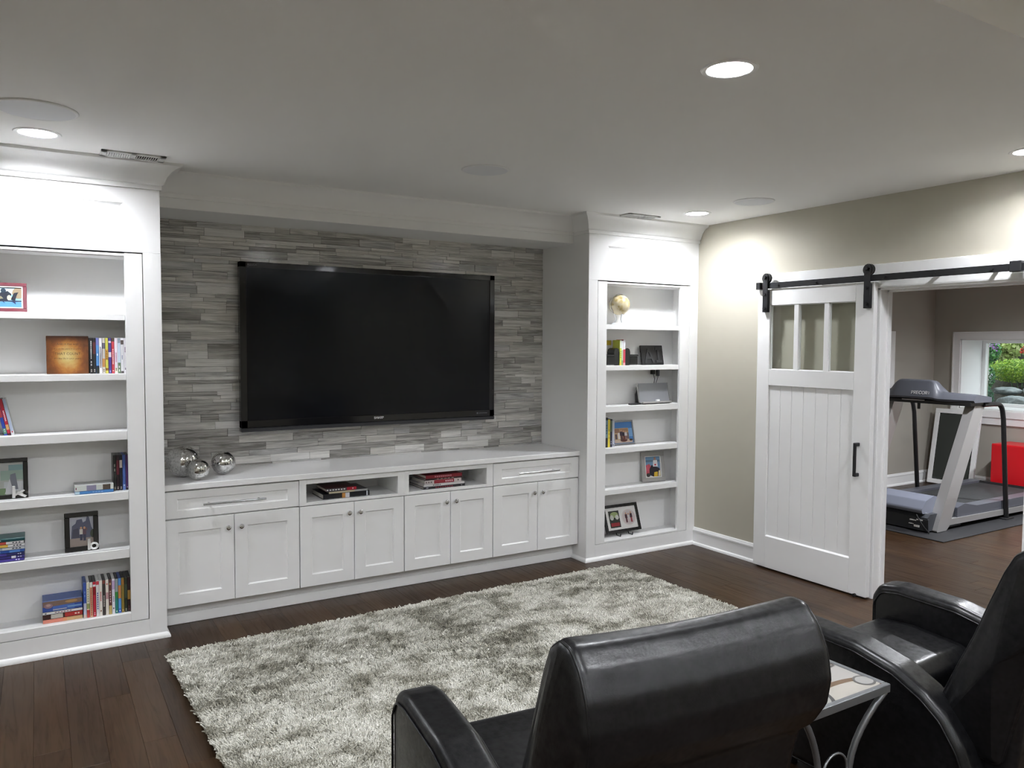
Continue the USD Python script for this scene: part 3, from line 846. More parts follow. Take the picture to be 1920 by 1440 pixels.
def speaker(loc, r, label):
    t = thing('ceiling_speaker', label, 'ceiling speaker', loc)
    part(t, 'bezel_ring', ring_of([(r - .008, -.007), (r, -.006), (r + .004, -.002), (r + .004, 0), (r - .008, 0)], loc, 48), 'lamp_trim', smooth=40)
    part(t, 'grille', lathe([(0, -.0065), (r - .008, -.0065), (r - .008, -.001)], loc, 48), 'grille_cloth', smooth=40)


speaker((-4.533, -.820, zc), .150, 'round flush ceiling speaker behind the bookcase downlight')
speaker((-2.450, -.855, zc), .128, 'round grey flush speaker in the middle of the ceiling')
speaker((-.510, -1.003, zc), .128, 'round flush ceiling speaker near the beige wall')


def vent(x0, x1, y0, y1, label, n):
    t = thing('air_vent', label, 'air vent', ((x0 + x1) / 2, (y0 + y1) / 2, zc))
    part(t, 'duct_opening', bx(x0 + .02, x1 - .02, y0 + .02, y1 - .02, zc - .0025, zc - .0005, 0), 'vent_dark')
    part(t, 'frame', cat(bx(x0, x1, y0, y0 + .024, zc - .009, zc, .002), bx(x0, x1, y1 - .024, y1, zc - .009, zc, .002), bx(x0, x0 + .03, y0, y1, zc - .009, zc, .002), bx(x1 - .03, x1, y0, y1, zc - .009, zc, .002), bx((x0 + x1) / 2 - .012, (x0 + x1) / 2 + .012, y0, y1, zc - .009, zc, .001)), 'vent_metal')
    mid = (x0 + x1) / 2
    for k in range(n):
        for a, b, tilt in ((x0 + .03, mid - .012, -1), (mid + .012, x1 - .03, 1)):
            xx = a + (k + .5) / n * (b - a)
            m = bx(-.0012, .0012, y0 + .022, y1 - .022, -.0045, .0045, 0)
            m.apply_transform(trimesh.transformations.rotation_matrix(tilt * .75, [0, 1, 0]))
            m.apply_translation((xx, 0, zc - .0085))
            part(t, 'slat', m, 'vent_metal')


vent(-4.262, -3.965, -.235, -.110, 'white slotted air vent above the stone wall end of the bookcase', 10)
vent(-.900, -.605, -.215, -.085, 'small white air vent above the narrow bookcase', 8)

# ------------------------------------------------------------------ shag rug
rc, rs = math.cos(math.radians(2.0)), math.sin(math.radians(2.0))
A = np.array([-4.02, -.385]); ex_, ey_ = np.array([rc, rs]), np.array([rs, -rc])
RWd, RDp = 2.975, 2.03
rug = thing('shag_rug', 'pale grey shag rug with darker olive drifts on the plank floor', 'rug', (A + ex_ * RWd / 2 + ey_ * RDp / 2).tolist() + [0])
corn = [A + ex_ * (.03) + ey_ * .03, A + ex_ * (RWd - .03) + ey_ * .03, A + ex_ * (RWd - .03) + ey_ * (RDp - .03), A + ex_ * .03 + ey_ * (RDp - .03)]
part(rug, 'backing', prism(Polygon(corn), .0005, .012, 'z'), 'rug_backing')
NS = 190000
uu, vv = nrg.rand(NS) * RWd, nrg.rand(NS) * RDp
edge_r = .05
du = np.minimum(uu, RWd - uu); dv = np.minimum(vv, RDp - vv)
keep = ~((du < edge_r) & (dv < edge_r) & ((edge_r - du) ** 2 + (edge_r - dv) ** 2 > edge_r ** 2))
uu, vv = uu[keep], vv[keep]
NS = len(uu)
root = A + uu[:, None] * ex_ + vv[:, None] * ey_
p3 = np.column_stack([root, np.zeros(NS)])
cell = np.floor(np.column_stack([uu, vv]) / .017 + nrg.normal(0, .22, (NS, 2))).astype(int)
ch = np.sin(cell[:, 0] * 12.9898 + cell[:, 1] * 78.233) * 43758.5453
ch = ch - np.floor(ch)
ch2 = np.sin(cell[:, 0] * 39.346 + cell[:, 1] * 11.135) * 24634.634
ch2 = ch2 - np.floor(ch2)
ang = meshkit.noise(p3 * 1.6, 3) * 7.0 + (ch - .5) * 4.2 + nrg.normal(0, .45, NS)
lean = .30 + .75 * ch2 + nrg.normal(0, .15, NS)
ln = .038 + .012 * ch2 + .006 * nrg.rand(NS)
outu = np.where(uu < .05, -1, np.where(uu > RWd - .05, 1, 0)); outv = np.where(vv < .05, -1, np.where(vv > RDp - .05, 1, 0))
dirn = np.stack([np.cos(ang), np.sin(ang)], 1) + 1.1 * (outu[:, None] * ex_ + outv[:, None] * ey_)
dirn /= np.linalg.norm(dirn, axis=1, keepdims=True)
th = np.clip(lean, .15, 1.25)
seg = []
for s_ in (0, .4, .75, 1.0):
    bend = th * s_
    hx = ln * (1 - np.cos(bend * 1.1)) / np.maximum(th, .2) * 1.0
    hz = ln * np.sin(bend * 1.1) / np.maximum(th * 1.1, .2)
    seg.append(np.column_stack([root + dirn * hx[:, None], .008 + np.maximum(hz, 0)]))
pts = np.stack(seg, 1)
cu = UsdGeom.BasisCurves.Define(stage, uniq(rug, 'pile'))
cu.CreateTypeAttr('linear')
o = origin[rug]
cu.CreatePointsAttr(Vt.Vec3fArray.FromNumpy((pts - o).reshape(-1, 3).astype(np.float32)))
cu.CreateCurveVertexCountsAttr(Vt.IntArray.FromNumpy(np.full(NS, 4, np.int32)))
cu.CreateWidthsAttr([.0050]); cu.SetWidthsInterpolation('constant')
UsdShade.MaterialBindingAPI.Apply(cu.GetPrim()).Bind(MATS['shag'])
tag(cu.GetPrim(), 'deep shag pile', None, None, 'stuff')

# ------------------------------------------------------------------ black leather recliners
def recliner(loc, rz, label):
    t = thing('leather_recliner', label, 'recliner chair', loc, rz=rz)
    P = lambda n, m, mt='leather', lab=None: part(t, n, m, mt, smooth=60, label=lab, local=True)
    AI, AO = .287, .423
    arm = soft([(.012, .05), (.012, .52), (-.02, .578), (-.10, .590), (-.35, .578), (-.50, .543), (-.60, .492), (-.665, .440), (-.722, .355), (-.765, .24), (-.795, .05)], .045)
    for sx in (-1, 1):
        a, b = (AI, AO) if sx > 0 else (-AO, -AI)
        ar = P('arm', pillow(arm, a, b, .030, 150, .006, 6))
        tops = sorted([q for q in resample(arm, 150) if q[1] > .06], key=lambda q: math.atan2(q[1] - .1, q[0] + .4))
        for xx in (a - .003, b + .003):
            k_ = .982
            line = [(xx, -.39 + (q[0] + .39) * .955, .05 + (q[1] - .05) * .945) for q in tops]
            part(ar, 'welt_seam', tube(line, .0036, 6), 'leather', smooth=True, local=True)
    P('body', pillow(soft([(-.03, .06), (-.03, .30), (-.74, .30), (-.76, .06)], .03), -.29, .29, .02, 80, 0))
    P('seat_cushion', pillow(soft([(-.02, .27), (-.015, .40), (-.05, .448), (-.2, .458), (-.40, .440), (-.44, .40), (-.45, .27)], .045), -.286, .286, .035, 110, .0, 6))
    P('footrest', pillow(soft([(.015, .08), (.02, .27), (-.03, .275), (-.03, .08)], .015), -.28, .28, .012, 60, 0))
    BW = .340
    back = soft([(-.545, .30), (-.585, .42), (-.645, .57), (-.700, .70), (-.742, .82), (-.782, .925), (-.812, .985), (-.852, 1.014), (-.897, 1.010), (-.938, .972), (-.967, .915), (-.979, .85), (-.968, .785), (-.930, .725), (-.890, .690), (-.868, .62), (-.800, .30)], .03)
    sw = lambda x: -.035 * math.cos(min(1, abs(x) / BW) * math.pi / 2)
    h = P('backrest', pillow(back, -BW, BW, .032, 180, .024, 6, sw))
    hp_ = resample(back, 120)
    for xx in (-BW + .014, BW - .014):
        c = hp_.mean(0)
        tn = np.roll(hp_, -1, 0) - np.roll(hp_, 1, 0); tn /= np.linalg.norm(tn, axis=1, keepdims=True)
        qq = hp_ + np.stack([-tn[:, 1], tn[:, 0]], 1) * .0085
        part(h, 'welt_seam', tube([(xx, q[0], q[1]) for q in qq], .0042, 6, True), 'leather', smooth=True, local=True)
    shell = soft([(-.60, .08), (-.70, .66), (-.862, .672), (-.842, .40), (-.815, .08)], .02)
    P('back_shell', pillow(shell, -.318, .318, .03, 90, .0, 5))
    for sx in (-.35, .35):
        for sy in (-.06, -.70):
            P('foot', lathe([(.022, 0), (.026, .05), (.028, .062)], (sx, sy, 0), 14), 'black_plastic')
    return t


rc1 = recliner((-3.232, -2.464, 0), -5.4, 'black leather recliner seen from behind, in front of the rug')
copy_of(rc1, 'leather_recliner', (-1.719, -2.549, 0), 'black leather recliner cut by the frame, nearest the doorway', rz=2.8)

# ------------------------------------------------------------------ side table with mosaic top
sx0, sx1, sy0, sy1, sz = -2.675, -2.262, -3.150, -2.735, .55
st = thing('side_table', 'small square metal side table with mosaic top between the recliners', 'side table', ((sx0 + sx1) / 2, (sy0 + sy1) / 2, 0))
part(st, 'top_frame', cat(bx(sx0, sx1, sy0, sy0 + .018, sz - .028, sz, .002), bx(sx0, sx1, sy1 - .018, sy1, sz - .028, sz, .002), bx(sx0, sx0 + .018, sy0 + .018, sy1 - .018, sz - .028, sz, .002), bx(sx1 - .018, sx1, sy0 + .018, sy1 - .018, sz - .028, sz, .002)), 'table_metal')
tp = [((176, 172, 163), R4(0, 0, 1, 1))]
for cx_, cy_, rx, ry, c in [(.55, .62, .44, .30, (92, 90, 90)), (.55, .62, .41, .27, (205, 203, 198)), (.56, .62, .33, .20, (192, 190, 184)), (.80, .30, .42, .22, (112, 98, 86)), (.80, .30, .38, .19, (204, 200, 194)),
                            (.62, .08, .45, .16, (136, 108, 80)), (.62, .06, .40, .12, (214, 208, 196)), (.2, .3, .28, .4, (92, 90, 90)), (.2, .3, .25, .36, (200, 198, 190)), (.9, .85, .2, .14, (96, 96, 98)), (.9, .85, .17, .11, (212, 210, 206))]:
    tp.append((c, disc(cx_, cy_, rx, ry, 36)))
tp += [((92, 90, 90), disc(.74, .60, .27, .13, 36)), ((214, 213, 211), disc(.74, .60, .25, .105, 36)), ((120, 118, 116), disc(.93, .12, .10, .09, 30)), ((196, 194, 190), disc(.93, .12, .08, .07, 30)), ((100, 96, 92), [(.45, .42), (.7, .40), (.98, .44), (.98, .46), (.7, .425), (.45, .445)])]
mm, cc = printed(tp, sx1 - sx0 - .036, sy1 - sy0 - .036, 0)
cc = cc * .52
V = np.array(mm.vertices); V = np.stack([V[:, 0] + sx0 + .018, V[:, 2] + sy0 + .018, sz - .004 - V[:, 1] * 1.0 - 0.0], 1)
mo = part(st, 'mosaic_top', trimesh.Trimesh(V, mm.faces, process=False), 'print', colors=cc, label='mosaic top of pale curved shapes')
part(st, 'top_board', bx(sx0 + .016, sx1 - .016, sy0 + .016, sy1 - .016, sz - .022, sz - .005, 0), 'table_metal')
cxm, cym = (sx0 + sx1) / 2, (sy0 + sy1) / 2
for ax_, ay_ in ((sx0 + .012, sy0 + .012), (sx1 - .012, sy0 + .012), (sx0 + .012, sy1 - .012), (sx1 - .012, sy1 - .012)):
    line = []
    for k in range(15):
        s_ = k / 14
        zz = (sz - .026) * (1 - s_)
        inn = .62 * math.sin(math.pi * min(1, s_ * 1.05)) ** .9
        line.append((ax_ + (cxm - ax_) * inn, ay_ + (cym - ay_) * inn * .30, zz))
    line[-1] = (line[-1][0], line[-1][1], .004)
    part(st, 'leg', tube(line, .0105, 8), 'table_metal', smooth=True)
for yy in (sy0 + .045, sy1 - .045):
    a = np.arange(28) / 28 * 2 * np.pi
    part(st, 'ring_brace', tube(np.column_stack([cxm + .058 * np.cos(a), np.full(28, yy), .30 + .058 * np.sin(a)]), .004, 7, True), 'table_metal', smooth=True)

# ------------------------------------------------------------------ disc cases and books
def disc_case(x0, x1, y0, z0, z1, case, bands, label, group=None, depth=.135, lean=0.0, marks=None, yd=None):
    """A film disc case; its spine faces -y. Upright if taller than wide."""
    t = thing('disc_case', label, 'disc case', ((x0 + x1) / 2, y0 + depth / 2, z0), group=None)
    up = (z1 - z0) > (x1 - x0)
    def fin(m):
        if lean:
            m.apply_transform(trimesh.transformations.rotation_matrix(lean, [0, 1, 0], [x1, y0, z0]))
        return m
    part(t, 'case', fin(bx(x0 + .0003, x1 - .0003, y0, y0 + depth, z0, z1 - .0002, .0012)), {'k': 'black_plastic', 'w': 'case_white', 'b': 'case_blue', 'g': 'case_grey', 't': 'case_teal'}[case])
    W, H = x1 - x0 - .0018, z1 - z0 - .002
    polys = []
    for a, b, c in bands:
        polys.append((c, R4(0, a, 1, b) if up else R4(a, 0, b, 1)))
    for (a, b, c, n) in (marks or []):        # title lettering too small to read: short ticks along the spine
        for k in range(n):
            p0 = a + (b - a) * k / n; p1 = p0 + (b - a) / n * .62
            polys.append((c, R4(.3, p0, .7, p1) if up else R4(p0, .3, p1, .7)))
    m, c = printed(polys, W, H, 0)
    m.apply_translation((x0 + .0009, y0 - .0004, z0 + .001))
    part(t, 'spine_label', fin(m), 'print', colors=c)
    return t


pbr('case_white', (.72, .72, .70), .4)
pbr('case_blue', (.02, .07, .30), .35)
pbr('case_grey', (.45, .46, .45), .35)
pbr('case_teal', (.02, .11, .12), .35)
WH, BK = (232, 230, 226), (24, 24, 27)
# second shelf, beside the plaque
row = [('k', [(0, 1, (38, 38, 40))], [(.42, .93, (200, 200, 200), 16), (.22, .38, (190, 190, 190), 2), (.05, .14, (200, 195, 185), 2)], 'black disc case with white titling, upright against the orange plaque'),
       ('k', [(0, 1, (40, 40, 42)), (.55, .88, (92, 48, 50))], [(.05, .14, (190, 180, 170), 2)], 'black disc case with dull red upper half, second from the orange plaque'),
       ('b', [(0, 1, (30, 45, 80)), (.22, .80, (92, 148, 205)), (.80, 1, (120, 125, 185)), (0, .18, (44, 48, 44))], [(.5, .6, (220, 230, 240), 1)], 'sky blue disc case in the row beside the orange plaque'),
       ('k', [(0, 1, (238, 234, 238))], [(.16, .76, (40, 36, 44), 20)], 'white disc case with a long black title, next to the sky blue case'),
       ('k', [(0, 1, (205, 200, 190)), (.18, .42, (205, 150, 92)), (.70, .86, (110, 105, 120))], [(.05, .14, (120, 100, 80), 2)], 'white and tan disc case left of the yellow one'),
       ('k', [(0, 1, (212, 208, 92)), (.38, .68, (214, 168, 74)), (.08, .15, (150, 105, 40))], [(.40, .66, (110, 70, 30), 5)], 'yellow disc case in the row beside the orange plaque'),
       ('k', [(0, 1, (78, 66, 140)), (.46, .60, (220, 215, 225)), (.86, .92, (205, 195, 215))], [(.03, .09, (190, 190, 230), 2)], 'purple disc case with a white square, second shelf of the wide bookcase'),
       ('k', [(0, 1, (196, 66, 78)), (.90, 1, (90, 70, 60))], [(.26, .70, (250, 235, 235), 13), (.06, .10, (250, 230, 230), 1)], 'red disc case with white lettering beside the purple one'),
       ('w', [(0, 1, (236, 226, 236)), (.03, .15, (236, 228, 206))], [(.32, .60, (190, 110, 160), 8), (.08, .16, (30, 30, 40), 2)], 'white disc case with pink titling right of the red one'),
       ('w', [(0, 1, (200, 214, 230)), (0, .30, (104, 128, 100)), (.86, 1, (140, 150, 165))], [(.05, .25, (225, 230, 220), 2)], 'pale blue disc case with green foot on the second shelf'),
       ('w', [(0, 1, (228, 228, 232)), (.82, .94, (92, 84, 80)), (0, .06, (90, 84, 84))], [(.40, .52, (120, 130, 160), 3)], 'white disc case with a dark patch near its top, second shelf'),
       ('w', [(0, 1, (232, 228, 234))], [(.60, .76, (110, 80, 110), 4), (.10, .16, (60, 50, 60), 2)], 'last white disc case of the row, against the bookcase stile')]
xx = -4.3165
for cse, bands, marks, lab in row:
    disc_case(xx, xx + .0145, .050, 1.454, 1.643, cse, bands, lab, marks=marks)
    xx += .0146
# third shelf, leaning
for k, (cse, bands, marks, lab) in enumerate([('g', [(0, 1, (176, 190, 212)), (0, .12, (225, 228, 232))], [(.08, .14, (170, 40, 60), 1)], 'pale blue case leaning outermost on the third shelf'),
                                              ('k', [(0, 1, (188, 38, 60)), (.0, .06, (70, 20, 40)), (.16, .30, (215, 170, 110))], [(.40, .70, (240, 230, 230), 7)], 'red disc case leaning between the pale blue and the royal blue one'),
                                              ('b', [(0, 1, (40, 70, 165)), (.5, 1, (180, 60, 70)), (.05, .2, (90, 150, 120))], [(.1, .2, (220, 225, 230), 2)], 'royal blue and red disc case leaning innermost on the third shelf')]):
    x1 = -4.656 - k * .0152
    disc_case(x1 - .0148, x1, .060, 1.1492, 1.338, cse, bands, lab, lean=-.19, marks=marks)
# fourth shelf
disc_case(-4.400, -4.2185, .030, .8243, .8400, 'b', [(0, 1, (72, 130, 190)), (0, .12, (190, 215, 225))], 'flat blue disc case under the white box set', marks=[(.45, .75, (130, 165, 210), 4)])
disc_case(-4.400, -4.2185, .030, .8402, .8695, 'g', [(0, 1, (208, 212, 206)), (.30, .55, (140, 135, 160)), (.72, .92, (90, 80, 70))], 'thick white box set lying on the blue case', marks=[(.02, .06, (120, 60, 80), 1)])
xx = -4.2175
for cse, bands, marks, lab in [('k', [(0, 1, (34, 36, 34))], [(.55, .8, (150, 150, 140), 2), (.04, .12, (150, 145, 130), 2)], 'black disc case, first upright right of the white box set'),
                               ('k', [(0, 1, (38, 26, 30)), (.45, .86, (96, 34, 46))], [(.04, .12, (190, 180, 170), 2)], 'dark maroon disc case second right of the white box set'),
                               ('k', [(0, 1, (26, 26, 40)), (.64, .86, (205, 195, 185))], [(.04, .12, (190, 180, 170), 2)], 'near-black disc case with a cream label, left of the bright blue one'),
                               ('b', [(0, 1, (84, 112, 182)), (.0, .16, (110, 140, 205))], [(.12, .17, (235, 240, 250), 1)], 'bright blue disc case upright on the fourth shelf'),
                               ('k', [(0, 1, (92, 58, 110)), (0, .06, (40, 30, 50))], [(.07, .10, (220, 200, 220), 1)], 'plum disc case against the stile on the fourth shelf')]:
    disc_case(xx, xx + .0148, .055, .8242, 1.015, cse, bands, lab, marks=marks)
    xx += .0149
# fifth shelf: a flat stack of eight
zz = .5142
for cse, bands, marks, lab in [('k', [(0, 1, (72, 60, 150)), (.4, .9, (88, 74, 172))], [(.80, .92, (215, 215, 235), 2)], 'violet disc case at the bottom of the flat stack'),
                               ('k', [(0, 1, (62, 56, 128)), (.70, .80, (226, 226, 238))], [(.84, .95, (200, 200, 220), 2)], 'purple disc case with a white square, second from the stack bottom'),
                               ('k', [(0, 1, (48, 50, 104)), (0, .6, (74, 66, 150))], [(.85, .95, (200, 200, 215), 2)], 'indigo disc case third from the stack bottom'),
                               ('b', [(0, 1, (44, 84, 160)), (.66, .9, (86, 134, 204))], [(.3, .5, (120, 160, 215), 2)], 'blue disc case in the middle of the flat stack'),
                               ('k', [(0, 1, (196, 200, 206)), (0, .5, (150, 160, 190))], [(.72, .95, (60, 60, 70), 3)], 'silver grey disc case under the yellow one in the stack'),
                               ('k', [(0, 1, (228, 190, 84)), (.62, 1, (220, 220, 222)), (0, .25, (220, 130, 80))], [(.74, .95, (50, 50, 60), 3)], 'yellow disc case in the flat stack'),
                               ('k', [(0, 1, (204, 84, 74)), (.60, 1, (222, 220, 222))], [(.74, .95, (50, 50, 60), 3)], 'red and white disc case second from the stack top'),
                               ('t', [(0, 1, (28, 74, 80))], [(.35, .55, (190, 205, 205), 1)], 'dark teal disc case topping the flat stack')]:
    ox = rng.uniform(-.002, .002)
    disc_case(-4.818 + ox, -4.6275 + ox + (.004 if cse == 't' else 0), .030, zz, zz + .0143, cse, bands, lab, marks=marks)
    zz += .0146
# bottom shelf
zz = .1642
for cse, h, bands, marks, lab in [('k', .021, [(0, 1, (222, 150, 108)), (.0, .5, (224, 140, 120)), (.6, 1, (206, 166, 120))], [], 'orange disc case lying lowest on the bottom shelf'),
                                  ('k', .024, [(0, 1, (176, 52, 50)), (0, .55, (60, 38, 34)), (.2, .5, (196, 190, 180))], [(.8, .95, (235, 210, 200), 2)], 'red and black disc case lying above the orange one'),
                                  ('k', .014, [(0, 1, (226, 226, 224))], [(.3, .75, (150, 110, 130), 6), (.05, .12, (70, 70, 80), 1)], 'thin white disc case under the thick blue box set'),
                                  ('b', .056, [(0, 1, (56, 84, 160)), (.25, .8, (78, 112, 188))], [], 'thick blue and gold box set topping the pile on the bottom shelf')]:
    t = disc_case(-4.557, -4.3755, .040, zz, zz + h, cse, bands, lab, marks=marks)
    if h > .05:
        m, c = printed([((126, 104, 92), [(0, .45), (1, .55), (1, 1), (0, 1)]), ((178, 140, 92), disc(.72, .78, .16, .14)), ((150, 120, 130), disc(.14, .55, .11, .25)), ((190, 160, 150), disc(.14, .62, .06, .13)), ((120, 160, 205), R4(.62, .18, .98, .34)), ((176, 170, 182), R4(.25, .06, .6, .18))], .178, h - .004, 0)
        m.apply_translation((-4.555, .0392, zz + .002))
        part(t, 'spine_picture', m, 'print', colors=c)
    zz += h + .0003
xx = -4.3725
for cse, bands, marks, lab in [('b', [(0, 1, (62, 88, 168)), (.0, .42, (196, 200, 216)), (.0, .1, (215, 190, 180))], [(.6, .8, (110, 140, 200), 2)], 'blue disc case first in the long bottom-shelf row'),
                               ('w', [(0, 1, (222, 218, 196)), (0, .22, (190, 66, 62)), (.25, .40, (150, 160, 100))], [(.45, .85, (150, 150, 130), 6)], 'cream disc case with a red foot in the bottom row'),
                               ('k', [(0, 1, (214, 172, 136)), (.86, 1, (225, 222, 216))], [(.05, .85, (190, 60, 60), 14)], 'tan disc case with red lettering in the bottom row'),
                               ('k', [(0, 1, (198, 48, 66)), (.62, .84, (150, 30, 40)), (.86, .92, (238, 230, 230))], [(.05, .14, (230, 190, 210), 2)], 'bright red disc case in the bottom row'),
                               ('w', [(0, 1, (226, 222, 222)), (.9, 1, (206, 70, 80))], [(.2, .70, (80, 100, 160), 8)], 'white disc case with blue lettering in the bottom row'),
                               ('w', [(0, 1, (234, 228, 218))], [(.42, .70, (190, 80, 90), 6), (.12, .18, (130, 80, 50), 1)], 'white disc case with red lettering left of the black one'),
                               ('k', [(0, 1, (66, 58, 56)), (.9, 1, (130, 70, 60))], [(.25, .58, (205, 200, 190), 8)], 'dark grey disc case with pale lettering in the bottom row'),
                               ('w', [(0, 1, (238, 230, 216)), (.45, .64, (206, 160, 160))], [(.86, .92, (190, 60, 60), 1)], 'ivory disc case with a pink label in the bottom row'),
                               ('k', [(0, 1, (106, 66, 62)), (0, .25, (198, 176, 110))], [(.34, .70, (210, 180, 180), 5), (.84, .94, (214, 190, 120), 1)], 'maroon disc case with a gold foot in the bottom row'),
                               ('w', [(0, 1, (228, 226, 236)), (.70, .95, (196, 170, 206))], [(.35, .52, (150, 140, 170), 3), (.14, .2, (50, 50, 60), 1)], 'white and lilac disc case in the bottom row'),
                               ('k', [(0, 1, (40, 120, 110)), (.6, 1, (150, 160, 160)), (.45, .62, (60, 140, 66))], [(.04, .10, (210, 215, 200), 1)], 'teal and green disc case in the bottom row'),
                               ('b', [(0, 1, (88, 146, 206)), (.42, .80, (206, 140, 84)), (0, .12, (60, 100, 190))], [(.05, .1, (235, 235, 240), 1)], 'sky blue and orange disc case in the bottom row'),
                               ('k', [(0, 1, (142, 122, 58)), (.8, .95, (170, 120, 60))], [(.05, .11, (200, 180, 130), 1)], 'olive gold disc case in the bottom row'),
                               ('k', [(0, 1, (46, 52, 40)), (.4, .8, (70, 80, 62))], [(.04, .12, (180, 175, 160), 2)], 'dark green disc case in the bottom row'),
                               ('k', [(0, 1, (52, 30, 32)), (.35, .62, (176, 136, 66))], [(.05, .2, (110, 70, 70), 2)], 'dark maroon disc case last in the bottom row')]:
    disc_case(xx, xx + .0148, .030, .1642, .1642 + .190 + rng.uniform(-.001, .001), cse, bands, lab, marks=marks)
    xx += .01495


def book(x0, x1, y0, z0, z1, d, cov, label, bands=(), marks=(), name='book', lean=0):
    """A bound book with its spine to -y: cover boards, page block, printed spine."""
    t = thing(name, label, 'book', ((x0 + x1) / 2, y0 + d / 2, z0))
    up = (z1 - z0) > (x1 - x0)
    MATS.setdefault('cover_%d_%d_%d' % cov, None)
    mn = 'cover_%d_%d_%d' % cov
    if MATS[mn] is None:
        pbr(mn, S(*cov), .38)
    c = .0022
    if up:
        part(t, 'cover', cat(bx(x0, x0 + c, y0, y0 + d, z0, z1, 0), bx(x1 - c, x1, y0, y0 + d, z0, z1, 0), bx(x0, x1, y0, y0 + c, z0, z1, .0008)), mn)
        part(t, 'page_block', bx(x0 + c, x1 - c, y0 + c, y0 + d - .004, z0 + .003, z1 - .004, 0), 'page_paper')
    else:
        part(t, 'cover', cat(bx(x0, x1, y0, y0 + d, z0, z0 + c, 0), bx(x0, x1, y0, y0 + d, z1 - c, z1, 0), bx(x0, x1, y0, y0 + c, z0, z1, .0008)), mn)
        part(t, 'page_block', bx(x0 + .004, x1 - .004, y0 + c, y0 + d - .004, z0 + c, z1 - c, 0), 'page_paper')
    polys = [(cov, R4(0, 0, 1, 1))] + [(cc_, R4(0, a, 1, b) if up else R4(a, 0, b, 1)) for a, b, cc_ in bands]
    for a, b, cc_, n in marks:
        for k in range(n):
            p0 = a + (b - a) * k / n; p1 = p0 + (b - a) / n * .62
            polys.append((cc_, R4(.28, p0, .72, p1) if up else R4(p0, .28, p1, .72)))
    if polys:
        m, cl = printed(polys, x1 - x0 - .001, z1 - z0 - .001, 0)
        m.apply_translation((x0 + .0005, y0 - .0004, z0 + .0005))
        part(t, 'spine_print', m, 'print', colors=cl)
    return t


# cubby under the counter, nearer the balls
book(-3.043, -2.738, .145, .6425, .6735, .23, (20, 20, 26), 'thick black book lowest in the cubby stack of three', marks=[], bands=[(.40, .47, (190, 130, 60)), (.47, .56, (214, 214, 220)), (.93, .96, (190, 195, 205))])
book(-3.005, -2.748, .150, .6737, .6865, .22, (58, 58, 62), 'thin grey book between the black and the dark red ones', bands=[(0, .66, (196, 186, 160)), (.66, 1, (170, 172, 172))])
book(-3.022, -2.822, .155, .6867, .7060, .20, (74, 30, 34), 'dark red book topping the cubby stack of three', bands=[(0, .68, (70, 66, 72)), (.68, 1, (168, 26, 46))], marks=[(.02, .66, (220, 218, 216), 7), (.86, .92, (240, 220, 225), 1)])
# the other cubby: five books
book(-2.360, -2.047, .135, .6435, .6590, .24, (34, 34, 40), 'black book with red title lowest in the stack of five', marks=[(.28, .72, (150, 40, 60), 8), (.06, .14, (170, 170, 175), 1), (.90, .95, (150, 150, 150), 1)])
book(-2.357, -2.050, .137, .6592, .6750, .24, (210, 208, 208), 'white book on the black one in the stack of five', marks=[(.22, .42, (60, 60, 66), 5)])
book(-2.348, -2.072, .142, .6752, .6995, .22, (206, 196, 196), 'white book with a dark red centre in the stack of five', bands=[(.25, .80, (146, 44, 58))], marks=[(.02, .22, (120, 110, 110), 3), (.56, .78, (226, 200, 205), 4), (.90, .94, (40, 40, 46), 1)])
book(-2.340, -2.062, .146, .6997, .7110, .22, (52, 30, 34), 'thin dark brown book near the top of the stack of five', marks=[(.3, .8, (160, 130, 120), 5)])
book(-2.338, -2.064, .146, .7112, .7330, .22, (128, 22, 40), 'crimson book topping the stack of five', marks=[(.24, .72, (196, 140, 150), 9)])
# narrow bookcase, second shelf between the bookends
book(-.748, -.731, .064, 1.4622, 1.656, .085, (196, 204, 84), 'yellow-green book between the black chair bookends', bands=[(.68, 1, (228, 232, 220)), (.02, .12, (205, 170, 70))], marks=[(.3, .6, (120, 140, 60), 4)])
book(-.7305, -.7155, .064, 1.4622, 1.652, .085, (176, 196, 170), 'pale green book between the yellow-green and red ones', bands=[(.62, 1, (232, 234, 236)), (.0, .2, (130, 160, 110))])
book(-.715, -.694, .064, 1.4622, 1.660, .085, (206, 70, 88), 'red book with a white upper half between the bookends', bands=[(.62, 1, (236, 236, 240)), (0, .1, (230, 150, 160))])
# fourth shelf books
xx = -.925
for w_, h_, cov, bands, marks, lab in [(.022, .225, (60, 52, 96), [(.4, 1, (200, 204, 210))], [], 'violet and white book at the stile on the fourth shelf'),
                                       (.024, .226, (40, 44, 50), [(.32, .92, (118, 146, 152))], [(.45, .8, (70, 100, 110), 4)], 'black and teal book left of the yellow one'),
                                       (.021, .212, (224, 206, 70), [], [(.3, .7, (190, 165, 60), 3)], 'bright yellow book on the fourth shelf'),
                                       (.020, .214, (38, 40, 62), [(.55, .95, (92, 104, 84))], [(.1, .25, (140, 140, 170), 2)], 'navy book right of the yellow one'),
                                       (.021, .207, (186, 188, 200), [], [(.05, .12, (70, 80, 90), 1)], 'pale grey book against the blue photo frame')]:
    book(xx + .020, xx + .020 + w_, .060, .8392, .8392 + h_, .10, cov, lab, bands=bands, marks=marks)
    xx += w_ + .0006

